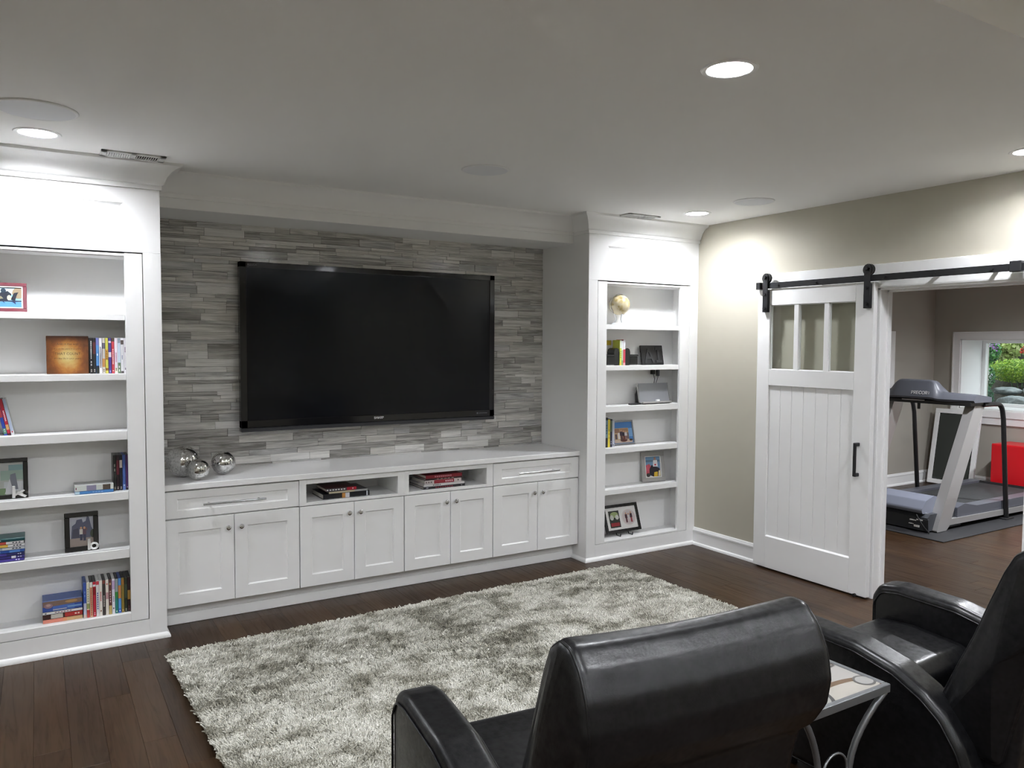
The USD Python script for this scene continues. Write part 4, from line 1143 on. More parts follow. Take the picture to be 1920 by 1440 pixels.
# ------------------------------------------------------------------ picture frames and small things on the shelves
def frame(label, x, y, z, w, h, fw_, d, mat, polys, tilt=0, rz=0, name='picture_frame', inner=None, matw=0, stand=True, glass=True):
    t = thing(name, label, 'picture frame', (x, y, z), rz=rz, rx=-tilt)
    L = dict(local=True)
    part(t, 'frame', cat(bx(-w / 2, w / 2, -d, 0, 0, fw_, .002), bx(-w / 2, w / 2, -d, 0, h - fw_, h, .002), bx(-w / 2, -w / 2 + fw_, -d, 0, fw_, h - fw_, .002), bx(w / 2 - fw_, w / 2, -d, 0, fw_, h - fw_, .002)), mat, **L)
    part(t, 'backing_board', bx(-w / 2 + .002, w / 2 - .002, -.004, .002, .002, h - .002, 0), 'black_plastic', **L)
    iw, ih = w - 2 * fw_, h - 2 * fw_
    if inner:
        e = .006
        part(t, 'inner_rim', cat(bx(-iw / 2, iw / 2, -d + .003, -.004, fw_, fw_ + e, 0), bx(-iw / 2, iw / 2, -d + .003, -.004, h - fw_ - e, h - fw_, 0), bx(-iw / 2, -iw / 2 + e, -d + .003, -.004, fw_, h - fw_, 0), bx(iw / 2 - e, iw / 2, -d + .003, -.004, fw_, h - fw_, 0)), inner, **L)
    if matw:
        part(t, 'mat_board', bx(-iw / 2, iw / 2, -.0055, -.004, fw_, h - fw_, 0), 'mat_board', **L)
    mw = matw if isinstance(matw, tuple) else (matw, matw)
    m, c = printed(polys, iw - 2 * mw[0], ih - 2 * mw[1], 0)
    m.apply_translation((-iw / 2 + mw[0], -.0062, fw_ + mw[1]))
    part(t, 'photograph', m, 'print', colors=c, **L)
    if stand:
        a = math.radians(tilt)
        Ls = h * .72
        zb = Ls * .98
        ft = np.array([0, .0 + Ls * .36, 0])
        sd = min(.06, (.166 - y) / math.cos(a) * .95)
        q = np.array([[-.018, .001, h * .55], [.018, .001, h * .55], [.022, sd, sd * math.tan(a)], [-.022, sd, sd * math.tan(a)]])
        q2 = q + [0, .003, 0]
        part(t, 'easel_back', trimesh.convex.convex_hull(np.vstack([q, q2])), 'black_plastic', **L)
    return t


def fig(x, z, h, shirt, legs, skin=(196, 150, 120), w=None):
    w = w or h * .16
    return [(legs, R4(x - w * .7, z, x + w * .7, z + h * .48)), (shirt, [(x - w, z + h * .44), (x + w, z + h * .44), (x + w * .9, z + h * .82), (x - w * .9, z + h * .82)]), (skin, disc(x, z + h * .91, w * .62, h * .09))]


frame('maroon wood frame with a racing horses photograph, on the top shelf', -4.700, .075, 1.7695, .222, .145, .017, .014, 'red_wood',
      [((140, 200, 232), R4(0, 0, 1, 1)), ((84, 148, 216), R4(0, 0, 1, .28)), ((214, 228, 236), R4(.4, .62, .8, .9)), ((150, 132, 104), disc(.9, .70, .14, .26)), ((34, 40, 52), R4(0, .92, 1, 1)), ((38, 52, 84), R4(0, .30, 1, .36)),
       ((58, 40, 40), [(.10, .32), (.20, .62), (.40, .70), (.52, .50), (.50, .30)]), ((30, 34, 50), [(.40, .34), (.50, .72), (.66, .78), (.74, .66), (.72, .40), (.62, .34)]), ((26, 30, 46), [(.72, .40), (.80, .70), (.90, .74), (.86, .60), (.82, .34)]),
       ((200, 194, 170), disc(.69, .48, .05, .12)), ((34, 52, 70), disc(.56, .80, .06, .10)), ((150, 140, 110), [(.44, .4), (.5, .56), (.56, .44)]), ((24, 40, 84), [(.52, .32), (.60, .22), (.56, .32)]), ((24, 40, 84), [(.74, .32), (.84, .18), (.82, .32)])],
      tilt=6, inner='mat_board', stand=True)

# wooden plaque with its saying
t = thing('wooden_plaque', 'square orange-brown wooden plaque with a printed saying', 'plaque', (-4.4155, .075, 1.4545), rx=-2)
part(t, 'board', bx(-.0955, .0955, -.016, 0, 0, .196, .002), 'plaque_edge', local=True)
MATS['plaque_face'] = usdkit.material(stage, '/World/Looks/plaque_face', {
    'c': ('texture_coordinate', {}), 'm': ('mapping', {'scale': (11.0, 0.0, 8.4), 'location': (.0, 0, -.72)}), 'gr': ('gradient_texture', {'gradient_type': 'spherical'}),
    'n': ('noise_texture', {'scale': 22.0, 'detail': 5.0, 'roughness': .6, 'distortion': .7}), 'mx': ('mix_float', {'fac': .38}),
    'r': ('rgb_ramp', {'ramp': [(.12, S(78, 42, 20)), (.30, S(120, 68, 28)), (.46, S(166, 110, 50)), (.62, S(186, 158, 96)), (.8, S(196, 178, 124))]}), 'b': ('principled_bsdf', {'roughness': .35, 'coat_weight': .25})},
    [('c.object', 'm.vector'), ('m.vector', 'gr.vector'), ('c.object', 'n.vector'), ('gr.fac', 'mx.a'), ('n.fac', 'mx.b'), ('mx.result', 'r.fac'), ('r.color', 'b.base_color')], surface='b.BSDF')
part(t, 'printed_face', bx(-.0945, .0945, -.0175, -.016, .001, .195, .0005), 'plaque_face', local=True)
pbr('plaque_ink', S(70, 52, 34), .6)
for s_, h_, z_ in (('And in the end', .0105, .149), ('it\'s not the years in your life', .0068, .126), ('THAT COUNT', .0128, .098), ('it\'s the life in your years', .0078, .076)):
    part(t, 'lettering', txt(s_, h_, .0004, at=(0, -.0176, z_)), 'plaque_ink', local=True)

def k_letter():
    b = .030
    return cat(bx(-.036, -.022, -.008, .0, 0, .062, .002), prism([(0.010, -.022), (.022, -.022), (.040, .014), (.034, .020)], -.008, 0, 'y'), prism([(.020, -.020), (.032, -.010), (.008, .028), (0, .020)], -.008, 0, 'y'))


fk = frame('black glossy frame with a silver letter k at its corner, fourth shelf', -4.695, .085, .8245, .180, .204, .021, .016, 'black_frame',
           [((176, 180, 176), R4(0, 0, 1, 1)), ((150, 172, 160), R4(.3, .45, 1, .75)), ((196, 200, 204), R4(.4, .1, 1, .4)), ((104, 128, 92), R4(0, 0, .45, .2)), ((120, 124, 134), [(.55, .15), (.60, .62), (.76, .66), (.84, .15)]),
            ((206, 208, 212), [(.42, .02), (.58, .5), (.70, .02)]), ((128, 158, 160), R4(.55, .75, 1, .92))], tilt=5)
part(fk, 'letter_ornament', k_letter().apply_translation((.056, -.016, .002)), 'letter_silver', local=True, label='silver letter k ornament')
fb = frame('black frame with a grey city street photograph, fifth shelf', -4.3705, .085, .5145, .158, .204, .024, .016, 'black_frame',
           [((172, 174, 184), R4(0, 0, 1, 1)), ((150, 138, 132), R4(0, 0, 1, .28)), ((84, 88, 108), [(.05, .28), (.10, .70), (.25, .78), (.30, .90), (.52, .92), (.56, .80), (.68, .84), (.74, 1), (.82, .98), (.92, .62), (1, .5), (1, .28)]),
            ((66, 68, 84), [(.1, .3), (.4, .3), (.36, .62), (.14, .58)]), ((110, 80, 78), R4(.56, .52, .74, .62)), ((58, 66, 54), disc(.98, .4, .12, .14))] + fig(.48, .20, .46, (196, 194, 186), (52, 54, 78)) + fig(.62, .18, .48, (92, 70, 80), (56, 58, 80)), tilt=5)
part(fb, 'letter_ornament', cat(bx(.026, .040, -.024, -.016, .002, .062, .002), tube([(.056 + .016 * math.cos(a), -.020, .021 + .015 * math.sin(a)) for a in np.arange(20) / 20 * 6.2832], .0062, 8, True)), 'letter_silver', local=True, label='silver letter ornament at the corner')
frame('grey frame with a sunny street photograph, beside the books on the fourth shelf', -.655, .118, .8395, .222, .190, .013, .012, 'grey_frame',
      [((70, 126, 190), R4(0, 0, 1, 1)), ((120, 168, 214), R4(.8, .3, 1, .7)), ((198, 168, 128), R4(.06, .06, .80, .72)), ((150, 112, 88), R4(.10, .5, .34, .70)), ((166, 128, 96), R4(.36, .54, .78, .7)), ((96, 78, 84), R4(.1, .2, .2, .44)), ((120, 100, 98), R4(.68, .2, .8, .5)),
       ((206, 188, 170), R4(.04, .02, .96, .16)), ((86, 40, 30), disc(.52, .14, .18, .08)), ((60, 50, 40), disc(.88, .14, .08, .05)), ((226, 220, 216), R4(.24, .2, .34, .5))] + fig(.42, .14, .5, (58, 42, 60), (90, 60, 60)) + fig(.54, .14, .46, (40, 34, 48), (100, 50, 40)) + fig(.64, .16, .42, (214, 206, 206), (140, 110, 110)), tilt=12)
frame('weathered silver frame with a motor sport photograph, fifth shelf', -.338, .125, .5225, .214, .236, .032, .020, 'silver_frame',
      [((112, 150, 184), R4(0, 0, 1, 1)), ((90, 118, 140), R4(0, .72, 1, .82)), ((224, 222, 218), R4(0, 0, 1, .08)), ((196, 82, 96), [(0, .10), (.02, .55), (.30, .64), (.42, .5), (.30, .16)]), ((206, 90, 110), R4(0, .3, .25, .58)),
       ((40, 36, 46), [(.28, .14), (.30, .40), (.44, .58), (.70, .5), (.92, .42), (1, .2), (1, .04), (.5, .04)]), ((216, 180, 52), [(.55, .03), (.58, .24), (.80, .26), (.78, .03)]), ((228, 214, 180), [(.82, .05), (.86, .3), (1, .34), (1, .05)]),
       ((60, 56, 56), disc(.2, .12, .12, .09)), ((226, 224, 224), [(.52, .5), (.55, .80), (.80, .80), (.82, .5)]), ((176, 126, 100), disc(.66, .87, .07, .07)), ((190, 60, 70), R4(.62, .55, .72, .62))], tilt=9, rz=-9, inner='mat_board')
fm = frame('black frame with two pictures on white mat, tilted on the bottom shelf', -.668, .088, .160, .345, .216, .022, .016, 'black_frame',
           [((38, 42, 36), R4(.10, .10, .44, .86)), ((150, 164, 112), disc(.28, .68, .13, .13)), ((196, 198, 190), disc(.19, .56, .06, .12)), ((206, 206, 200), disc(.36, .56, .06, .11)), ((150, 34, 44), R4(.13, .16, .41, .32)), ((216, 206, 204), disc(.74, .5, .23, .36, 32)), ((206, 196, 196), disc(.74, .5, .20, .31, 32))]
           + fig(.66, .26, .46, (70, 36, 46), (90, 50, 58), w=.04) + fig(.74, .22, .46, (206, 200, 200), (200, 190, 190), w=.04) + fig(.82, .26, .48, (60, 34, 44), (150, 60, 70), w=.04), tilt=19, rz=0, matw=.0005, stand=False)
es = thing('display_easel', 'small black easel holding the tilted black frame on the bottom shelf', 'easel', (-.668, .09, .1355))
for sx_ in (-.06, .06):
    part(es, 'prop', cat(tube([(-.668 + sx_, .052, .1395), (-.668 + sx_, .100, .1395), (-.668 + sx_, .135, .240)], .0035, 8), tube([(-.668 + sx_, .052, .1395), (-.668 + sx_, .050, .158)], .0035, 8), tube([(-.668 + sx_, .135, .240), (-.668 + sx_, .162, .1395)], .0035, 8)), 'black_iron', smooth=True)
part(es, 'crossbar', tube([(-.728, .162, .140), (-.608, .162, .140)], .0035, 8), 'black_iron', smooth=True)

# globe on a clear stand
gt = thing('globe', 'antique cream globe on a clear crystal stand, top shelf of the narrow bookcase', 'globe', (-.7255, .100, 1.7715))
gs = trimesh.creation.icosphere(4, .078); gc = np.array((-.7255, .100, 1.926))
nv = np.array(gs.vertices) / .078
land = meshkit.fbm(nv * 2.3 + 7, 5, 4)
gcol = np.where((land > .53)[:, None], np.array(S(196, 178, 132)), np.array(S(204, 192, 160)))
gcol = np.where(((land > .53) & (meshkit.fbm(nv * 5, 3, 9) > .56))[:, None], np.array(S(176, 158, 104)), gcol)
gs.apply_translation(gc)
part(gt, 'sphere', gs, 'print', smooth=True, colors=gcol)
a = np.linspace(-1.2, 4.0, 30)
part(gt, 'meridian_arc', tube(np.column_stack([gc[0] + .0835 * np.cos(a), np.full(30, gc[1] + .004), gc[2] + .0835 * np.sin(a)]), .0028, 8), 'nickel', smooth=True)
for k in range(3):
    b = k / 3 * 6.2832 + .4
    part(gt, 'stand_leg', tube([(gc[0] + .045 * math.cos(b), gc[1] + .045 * math.sin(b), 1.786), (gc[0] + .026 * math.cos(b), gc[1] + .026 * math.sin(b), 1.815), (gc[0] + .036 * math.cos(b), gc[1] + .036 * math.sin(b), 1.8555)], .0075, 10), 'globe_base', smooth=True)
part(gt, 'stand_base', lathe([(.058, 0), (.060, .003), (.060, .012), (.054, .016)], (gc[0], gc[1], 1.7715), 36), 'globe_base', smooth=40)

# armchair bookends
for sgn, xb, lab in ((-1, -.749, 'black club chair bookend at the stile, second shelf'), (1, -.693, 'black club chair bookend near the black tile')):
    t = thing('chair_bookend', lab, 'bookend', (xb + sgn * .06, .11, 1.4622))
    X = lambda d: xb + sgn * d
    bp = soft([(0, 0), (0, .10), (.006, .125), (.026, .133), (.044, .122), (.05, .10), (.05, 0)], .012)
    part(t, 'chair_back', prism(Polygon([(p[1] + 1.4625, X(p[0] + .001)) for p in bp]), .069, .150, 'y'), 'black_frame', smooth=40)
    part(t, 'arm_block', bx(X(.045), X(.130), .069, .090, 1.4665, 1.530, .004), 'black_frame')
    part(t, 'arm_block', bx(X(.045), X(.130), .130, .150, 1.4665, 1.530, .004), 'black_frame')
    part(t, 'arm_pad', bx(X(.043), X(.136), .066, .093, 1.530, 1.545, .005), 'black_frame')
    part(t, 'arm_pad', bx(X(.043), X(.136), .127, .153, 1.530, 1.545, .005), 'black_frame')
    part(t, 'seat', bx(X(.045), X(.128), .090, .130, 1.4665, 1.505, .005), 'black_frame')
    part(t, 'foot_rail', bx(X(.010), X(.126), .072, .148, 1.4622, 1.4668, .001), 'nickel')

t = thing('desk_calendar', 'white booklet with a yellow header standing behind the chair bookend', 'booklet', (-.815, .163, 1.4622), rx=-1)
part(t, 'board', bx(-.060, .060, -.004, 0, 0, .198, .001), 'mat_board', local=True)
m, c = printed([((222, 222, 222), R4(0, 0, 1, 1)), ((204, 176, 48), R4(0, .78, 1, .97)), ((206, 208, 210), R4(.05, .40, .95, .44))], .118, .196, 0)
m.apply_translation((-.059, -.0045, .001))
part(t, 'printed_page', m, 'print', colors=c, local=True)
part(t, 'ring', tube([(.0 + .006 * math.cos(q), -.003 + .006 * math.sin(q), .198) for q in np.arange(14) / 14 * 6.28], .0012, 6, True), 'black_iron', local=True)

t = thing('letter_tile', 'black square tile with dark raised letters, second shelf', 'decorative tile', (-.378, .112, 1.4623), rx=-11, rz=-2)
part(t, 'tile', bx(-.110, .110, -.014, 0, 0, .154, .002), 'tile_black', local=True)
pbr('dark_letter', (.022, .022, .024), .55)
part(t, 'raised_letter', txt('A', .108, .004, True, at=(-.035, -.0142, .018)), 'dark_letter', local=True)
part(t, 'raised_letter', txt('I', .118, .004, True, at=(.062, -.0142, .018)), 'dark_letter', local=True)

t = thing('speaker_dock', 'silver docking speaker with a mesh front and black back, third shelf', 'speaker', (-.385, .066, 1.1562), rx=-13)
gp = np.array([(-.157, 0), (.157, 0), (.150, .150), (-.150, .150)])
part(t, 'grille', trimesh.convex.convex_hull(np.vstack([[(x_, -.006, z_ + .014) for x_, z_ in gp], [(x_, 0, z_ + .014) for x_, z_ in gp]])), 'silver_grille', local=True)
part(t, 'rear_body', pillow(soft([(.0, .01), (.0, .150), (.030, .140), (.062, .090), (.070, .045), (.062, .022)][::-1] if False else [(.062, .022), (.070, .045), (.062, .090), (.030, .140), (.0, .150), (.0, .01)], .008), -.140, .140, .012, 60, 0), 'black_plastic', smooth=50, local=True)
part(t, 'side_trim', cat(bx(-.161, -.156, -.007, .004, .012, .165, .001), bx(.150, .156, -.007, .004, .012, .165, .001)), 'nickel', local=True)
part(t, 'base_lip', bx(-.150, .150, -.040, .0, .000, .014, .003), 'silver_paint', local=True)
part(t, 'dock_port', bx(.000, .032, -.030, -.012, .013, .030, .003), 'lamp_trim', local=True)
t = thing('remote_control', 'small black remote lying beside the silver docking speaker', 'remote control', (-.590, .060, 1.1562))
part(t, 'body', bx(-.650, -.548, .040, .078, 1.1562, 1.1665, .004), 'black_plastic')
for k in range(4):
    part(t, 'button', bx(-.640 + k * .018, -.630 + k * .018, .054, .064, 1.1664, 1.1676, .0004), 'grey_plastic')
t = thing('power_adapter', 'black plug and thin cable hanging under the shelf above the docking speaker', 'power cable', (-.315, .15, 1.40))
part(t, 'plug', bx(-.345, -.318, .140, .1715, 1.385, 1.425, .003), 'black_plastic')
part(t, 'plug', bx(-.285, -.265, .146, .1715, 1.370, 1.425, .003), 'grey_plastic')
part(t, 'cable', tube([(-.330, .150, 1.385), (-.318, .148, 1.350), (-.322, .150, 1.310), (-.330, .158, 1.240), (-.325, .150, 1.19)], .0028, 8), 'grey_plastic', smooth=True)
part(t, 'cable', tube([(-.275, .155, 1.370), (-.290, .152, 1.335), (-.312, .155, 1.29), (-.318, .160, 1.23), (-.315, .155, 1.19)], .0024, 8), 'grey_plastic', smooth=True)

# ------------------------------------------------------------------ gym: mat, treadmill, leaning mirror, red cabinet
single('exercise_mat', 'black rubber floor mat under the treadmill', 'mat', bx(1.80, 4.25, -1.03, .16, 0, .008, .002), 'mat_rubber')
tm = thing('treadmill', 'grey and silver treadmill in the exercise room', 'treadmill', (2.9, -.41, .008))
ZM = .008
ya, yb = -.83, .02
side = lambda pts, y0, y1: prism([(z_, x_) for x_, z_ in pts][::-1], y0, y1, 'y')
hood = soft([(1.965, .165), (1.955, .20), (2.02, .275), (2.14, .310), (2.42, .255), (2.44, .165)], .03)
part(tm, 'motor_hood', side(hood, ya + .085, yb - .085), 'hood_plastic', smooth=35)
part(tm, 'base_housing', side([(1.99, .02), (1.975, .135), (2.02, .165), (2.45, .165), (2.50, .02)], ya + .04, yb - .04), 'dark_plastic')
part(tm, 'front_panel', side([(1.975, .02), (1.965, .125), (1.99, .125), (1.99, .02)], ya + .03, yb - .03), 'dark_plastic')
for y0, w_, z0, h_ in ((-.665, .060, .098, .009), (-.725, .055, .108, .010), (-.650, .045, .066, .006), (-.700, .050, .046, .018)):
    part(tm, 'warning_label', bx(1.9635, 1.9665, y0 - w_ / 2, y0 + w_ / 2, z0, z0 + h_, 0), 'mat_board')
for y0, y1, lab in ((ya, ya + .085, None), (yb - .085, yb, None)):
    up_ = soft([(2.045, .012), (2.20, .012), (2.245, .05), (2.765, 1.112), (2.60, 1.118), (2.095, .12)], .012)
    part(tm, 'upright', side(up_, y0, y1), 'silver_paint', smooth=35)
part(tm, 'hood_hinge', cat(bx(2.02, 2.10, ya + .086, ya + .10, .15, .20, .004), cyl((2.03, ya + .075, .16), (2.03, ya + .12, .16), .012, 14)), 'nickel')
part(tm, 'power_lead', tube([(1.955, -.70, .155), (1.95, -.735, .11), (1.95, -.775, .06), (1.965, -.815, .012)], .006, 8), 'black_plastic', smooth=True)
for y0, y1 in ((ya + .02, ya + .13), (yb - .13, yb - .02)):
    part(tm, 'side_deck', side(soft([(2.40, .10), (2.40, .19), (2.52, .215), (2.72, .178), (4.15, .178), (4.15, .095)], .012), y0, y1), 'grey_plastic', smooth=35)
    part(tm, 'lower_rail', side(soft([(2.16, .052), (2.16, .105), (4.15, .085), (4.15, .035)], .01), y0 - .012, y1 - .05), 'silver_paint', smooth=35)
part(tm, 'running_belt', bx(2.35, 4.12, ya + .13, yb - .13, .135, .158, .004), 'belt_rubber')
part(tm, 'rear_roller', cyl((4.12, ya + .12, .145), (4.12, yb - .12, .145), .035, 18), 'black_plastic', smooth=50)
# console: a beam that runs across and rises in the middle
cons = []
yy = np.linspace(ya - .035, yb + .045, 49)
for y_ in yy:
    u_ = (y_ - ya) / (yb - ya)
    hump = 1 / (1 + math.exp(-(u_ - .36) * 60)) * 1 / (1 + math.exp((u_ - .87) * 45))
    top = 1.205 + .105 * hump - .035 * max(0, (.30 - u_)) - .03 * max(0, u_ - .9)
    bot = 1.120 + .012 * hump
    xf = 2.50 - .04 * math.sin(math.pi * min(1, max(0, u_)))
    cons.append(np.array([(xf + .02, y_, bot), (xf, y_, bot + .02), (xf + .035, y_, top - .018), (xf + .07, y_, top), (xf + .13, y_, top - .008), (xf + .30, y_, bot + .045), (xf + .30, y_, bot)]))
V = np.vstack(cons); n_ = 7
Fc = []
for i in range(len(yy) - 1):
    for k in range(n_):
        l = (k + 1) % n_
        Fc += [[i * n_ + k, i * n_ + l, (i + 1) * n_ + l], [i * n_ + k, (i + 1) * n_ + l, (i + 1) * n_ + k]]
for k in range(1, n_ - 1):
    Fc += [[0, k, k + 1], [(len(yy) - 1) * n_, (len(yy) - 1) * n_ + k + 1, (len(yy) - 1) * n_ + k]]
cm_ = trimesh.Trimesh(V, np.array(Fc), process=False); trimesh.repair.fix_normals(cm_)
def sheared(m):
    V_ = np.array(m.vertices)
    V_[:, 0] += .25 * (V_[:, 2] - 1.152)
    return trimesh.Trimesh(V_, m.faces, process=False)


co = part(tm, 'console', cm_, 'grey_plastic', smooth=35, label='dark grey control console seen from behind')
part(co, 'maker_name', sheared(txt('PRECOR', .029, .002, True, face='-x', at=(2.4572, -.385, 1.176))), 'logo_silver', label='white maker name')
part(co, 'maker_emblem', cat(*[sheared(tube([(2.4575, -.468 - .010 * math.sin(a_), 1.183 + .012 * k + .006 * math.cos(a_)) for a_ in np.linspace(-.4, 2.6, 8)], .0018, 6)) for k in range(2)]), 'logo_silver')
part(co, 'under_tray', bx(2.50, 2.80, ya - .01, yb + .02, 1.088, 1.124, .006), 'black_plastic')
part(co, 'tray_lip', bx(2.49, 2.51, -.42, -.20, 1.112, 1.124, .002), 'silver_paint')
part(tm, 'safety_key', cyl((2.56, -.33, 1.03), (2.56, -.33, 1.09), .014, 12), 'black_plastic')
def bendpts(y_):
    pts_ = [(2.72, y_, 1.096), (2.90, y_, 1.096)]
    for k in range(1, 8):
        a_ = k / 8 * math.pi / 2
        pts_.append((2.955 + .105 * math.sin(a_), y_, 1.096 - .105 * (1 - math.cos(a_))))
    return pts_ + [(3.075, y_, .95), (3.19, y_, .012)]
for y_ in (ya - .004, yb + .005):
    part(tm, 'handrail', tube(bendpts(y_), .021, 14), 'black_plastic', smooth=50)
    part(tm, 'rail_foot', bx(3.12, 3.26, y_ - .035, y_ + .035, ZM, .020, .003), 'black_plastic')

mr = thing('leaning_mirror', 'white framed dark glass panel leaning in the corner behind the treadmill', 'mirror', (4.43, .45, 0), rz=0)
ca, sa = .25, .97
def lean_box(y0, y1, h0, h1, d0, d1, c=.003):
    m = bx(d0, d1, y0, y1, h0, h1, c)
    m.apply_transform(trimesh.transformations.rotation_matrix(.17, [0, 1, 0]))
    m.apply_translation((4.44, 0, .012))
    return m
q0, q1, H = .13, .655, .885
part(mr, 'frame', cat(lean_box(q0, q1, 0, .052, -.03, 0), lean_box(q0, q1, H - .052, H, -.03, 0), lean_box(q0, q0 + .052, .052, H - .052, -.03, 0), lean_box(q1 - .052, q1, .052, H - .052, -.03, 0)), 'white_trim')
part(mr, 'glass', lean_box(q0 + .05, q1 - .05, .05, H - .05, -.018, -.006, 0), 'mirror_glass')
part(mr, 'back_board', lean_box(q0 + .01, q1 - .01, .01, H - .01, -.006, .002, 0), 'white_trim')

rcab = thing('metal_cabinet', 'bright red metal cabinet on short legs at the frame edge', 'cabinet', (4.43, -.50, 0))
part(rcab, 'body', bx(4.24, 4.62, -.93, -.150, .105, .575, .006), 'red_metal')
part(rcab, 'door', bx(4.232, 4.24, -.535, -.155, .115, .565, .003), 'red_metal')
part(rcab, 'door', bx(4.232, 4.24, -.925, -.545, .115, .565, .003), 'red_metal')
for a_ in (4.26, 4.60):
    for b_ in (-.17, -.91):
        part(rcab, 'leg', bx(a_ - .012, a_ + .012, b_ - .012, b_ + .012, 0, .106, .002), 'red_metal')

# ------------------------------------------------------------------ garden window
w1 = thing('window_1', 'white framed window with deep returns looking on rocks and flowers', 'window', (GX, -.28, WZ0), kind='structure')
cs = .086
Wd = GX + .50
part(w1, 'casing', bx(GX - .018, GX - .0005, WY1, WY1 + cs, WZ0 - .16, WZ1 + cs, .002), 'white_trim')
part(w1, 'casing', bx(GX - .018, GX - .0005, WY0 - cs, WY0, WZ0 - .16, WZ1 + cs, .002), 'white_trim')
part(w1, 'casing', bx(GX - .018, GX - .0005, WY0, WY1, WZ1, WZ1 + cs, .002), 'white_trim')
part(w1, 'casing_bead', cat(bx(GX - .026, GX - .017, WY1 + cs - .018, WY1 + cs, WZ0 - .16, WZ1 + cs, .002), bx(GX - .026, GX - .017, WY0 - cs, WY1 + cs, WZ1 + cs - .018, WZ1 + cs, .002)), 'white_trim')
part(w1, 'sill', bx(GX - .035, GX + .02, WY0 - cs, WY1 + cs, WZ0 - .085, WZ0 - .002, .004), 'white_trim')
part(w1, 'apron', bx(GX - .022, GX - .0005, WY0 - cs, WY1 + cs, WZ0 - .165, WZ0 - .085, .003), 'white_trim')
part(w1, 'return_lining', cat(bx(GX, Wd, WY1 - .012, WY1, WZ0, WZ1, 0), bx(GX, Wd, WY0, WY0 + .012, WZ0, WZ1, 0), bx(GX, Wd, WY0, WY1, WZ1 - .012, WZ1, 0), bx(GX, Wd, WY0, WY1, WZ0, WZ0 + .012, 0)), 'white_trim')
part(w1, 'sash', cat(bx(Wd - .06, Wd, WY1 - .05, WY1 - .012, WZ0 + .012, WZ1 - .012, .003), bx(Wd - .06, Wd, WY0 + .012, WY0 + .05, WZ0 + .012, WZ1 - .012, .003), bx(Wd - .06, Wd, WY0 + .05, WY1 - .05, WZ1 - .045, WZ1 - .012, .003), bx(Wd - .06, Wd, WY0 + .05, WY1 - .05, WZ0 + .012, WZ0 + .05, .003)), 'white_trim')
part(w1, 'pane', bx(Wd - .032, Wd - .028, WY0 + .05, WY1 - .05, WZ0 + .05, WZ1 - .045, 0), 'pane_glass')
part(w1, 'latch', cat(bx(Wd - .075, Wd - .058, .18, .23, WZ0 + .03, WZ0 + .045, .002)), 'nickel')
w2 = thing('window_2', 'white window casing in the exercise room beside the doorway jamb', 'window', (3.2, GY, .9), kind='structure')
part(w2, 'casing', bx(3.752, 3.838, GY - .018, GY - .0005, .74, 1.791, .002), 'white_trim')
part(w2, 'casing', bx(2.55, 2.636, GY - .018, GY - .0005, .74, 1.791, .002), 'white_trim')
part(w2, 'casing', bx(2.636, 3.752, GY - .018, GY - .0005, 1.705, 1.791, .002), 'white_trim')
part(w2, 'sill', bx(2.53, 3.86, GY - .035, GY - .0005, .74, .82, .003), 'white_trim')
part(w2, 'blind', bx(2.636, 3.752, GY - .010, GY - .0005, .82, 1.705, 0), 'white_trim')

# window well garden
gx0 = GX + .62
gb = single('terrain_1', 'earth bank of the garden seen through the window', 'earth bank',
            prism([(gx0 + .01, .55), (gx0 + .13, .74), (gx0 + .63, 1.02), (gx0 + 1.33, 1.46), (gx0 + 2.3, 2.0), (gx0 + 2.3, .3), (gx0 + .01, .3)], 0, 1, 'z').apply_transform(np.array([[1, 0, 0, 0], [0, 0, 5.6, -3.4], [0, 1, 0, 0], [0, 0, 0, 1.]])), 'soil', kind='structure')


def leaf_cloud(n, c, r, cols, size, seed, flat=.6):
    g = np.random.RandomState(seed)
    d = g.normal(size=(n, 3)); d /= np.linalg.norm(d, axis=1, keepdims=True)
    rad = g.rand(n, 1) ** .35
    p = np.array(c) + d * rad * np.array(r)
    nrm = d + g.normal(0, .6, (n, 3)) + np.array([-.5, 0, .4]); nrm /= np.linalg.norm(nrm, axis=1, keepdims=True)
    a = np.cross(nrm, g.normal(size=(n, 3))); a /= np.linalg.norm(a, axis=1, keepdims=True)
    b = np.cross(nrm, a)
    s = size * (.6 + .8 * g.rand(n, 1))
    q = np.stack([p - a * s, p - b * s * flat + nrm * s * .1, p + a * s, p + b * s * flat + nrm * s * .1], 1)
    V = q.reshape(-1, 3)
    i = np.arange(n)[:, None] * 4
    Fc = np.vstack([i + [0, 1, 2], i + [0, 2, 3]])
    cc_ = np.array([S(*x_) for x_ in cols])[g.randint(len(cols), size=n)] * (.75 + .5 * g.rand(n, 1))
    return trimesh.Trimesh(V, Fc, process=False), np.repeat(cc_, 4, 0)


def bush(label, c, r, cols, size, n, seed, flower=None, name='garden_shrub', cat_='shrub'):
    t = thing(name, label, cat_, (c[0], c[1], c[2] - r[2]))
    m, cl = leaf_cloud(n, c, r, cols, size, seed)
    part(t, 'foliage', m, 'leaf', colors=cl, kind='stuff')
    part(t, 'stem', cat(*[tube([(c[0] + .06, c[1] + o_, c[2] - r[2] - .12), (c[0], c[1] + o_ * 2, c[2])], .007, 6) for o_ in (-.04, 0, .05)]), 'stem_green')
    if flower:
        fc, fn, fr, fs = flower
        m, cl = leaf_cloud(fn, (c[0] - r[0] * .5, c[1] + fr[0], c[2] + fr[1]), (r[0] * .5, r[1] * fr[2], r[2] * fr[3]), fc, fs, seed + 50, .9)
        part(t, 'blossom', m, 'leaf', colors=cl, kind='stuff')
    return t


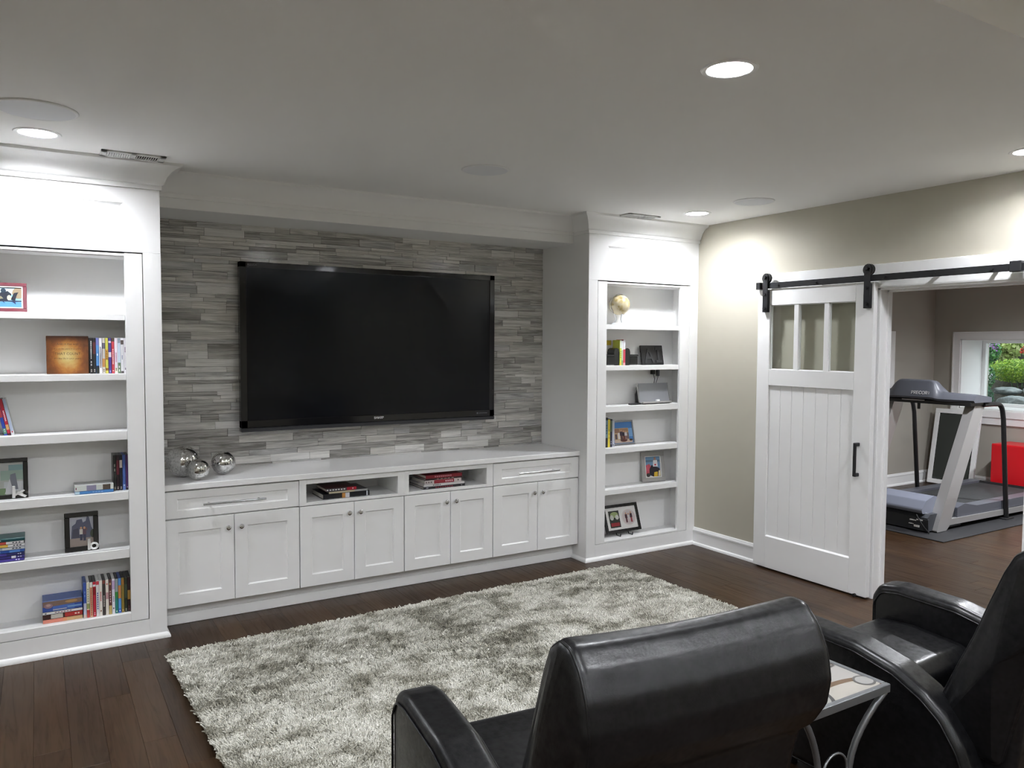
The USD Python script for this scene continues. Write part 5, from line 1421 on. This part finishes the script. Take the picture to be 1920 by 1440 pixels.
G1 = [(64, 120, 60), (86, 150, 70), (50, 100, 66), (110, 165, 100)]
G2 = [(150, 180, 50), (120, 160, 44), (170, 196, 80), (96, 140, 40)]
G3 = [(190, 205, 130), (170, 190, 110), (206, 214, 150)]
G4 = [(40, 96, 60), (56, 124, 80), (30, 80, 50)]
bush('blue-green shrub with purple flower spikes, top left in the window', (6.05, .93, 1.58), (.20, .22, .21), G1, .024, 2600, 1, ([(150, 110, 170), (176, 140, 190)], 150, (-.10, .06, .8, .6), .014))
bush('white-flowered green plant at the left edge of the window', (5.60, .68, 1.24), (.13, .15, .19), G1, .016, 2200, 2, ([(226, 232, 226), (206, 216, 224)], 110, (-.05, .02, .8, .7), .011))
bush('yellow-green ground-cover shrub above the rocks', (5.98, .46, 1.32), (.26, .36, .15), G2, .015, 4600, 3)
bush('pale ornamental grass clump along the top of the window view', (6.48, .86, 1.66), (.20, .26, .22), G3, .03, 1700, 4)
bush('dark evergreen shrub low beside the rocks', (5.44, .575, .98), (.11, .12, .17), G4, .013, 2400, 5, ([(200, 40, 50)], 14, (.06, .13, .3, .2), .010))
bush('red-flowered plant at the right edge of the garden view', (6.25, .40, 1.56), (.13, .13, .09), G1, .02, 700, 6, ([(206, 62, 52), (190, 44, 44)], 260, (0, .01, 1.0, .7), .016))
bush('tall dark green hedge shrub behind the red-flowered plant', (7.0, .35, 1.95), (.4, .42, .42), G4, .04, 2200, 8)
bush('tall bushy green shrub behind the purple flowers', (7.0, 1.45, 1.95), (.4, .55, .42), G1, .04, 2200, 9)
bush('yellow-green shrub right of the window rocks, outside the picture', (5.95, -.45, 1.35), (.25, .40, .20), G2, .018, 3000, 10)


def rock(label, c, r, seed):
    s = trimesh.creation.icosphere(3, 1.0)
    v = np.array(s.vertices)
    k = 1 + .55 * (meshkit.fbm(v * 1.6 + seed * 3.1, 4, seed) - .5)
    v = v * k[:, None]
    v[:, 2] = np.sign(v[:, 2]) * np.abs(v[:, 2]) ** .8
    single('garden_rock', label, 'rock', trimesh.Trimesh(v * np.array(r) + np.array(c), s.faces, process=False), 'rock', smooth=30)


rock('flat grey slab rock highest of the window rocks', (5.66, .40, 1.075), (.13, .16, .05), 1)
rock('broad grey boulder at the front of the window garden', (5.50, .24, .93), (.13, .20, .105), 2)
rock('grey rock right of the broad boulder', (5.72, .06, 1.06), (.15, .18, .10), 3)
rock('small grey stone at the corner of the window garden', (5.40, .47, .83), (.07, .09, .05), 4)
rock('pale stone under the red-flowered plant', (6.12, .34, 1.40), (.10, .13, .07), 5)
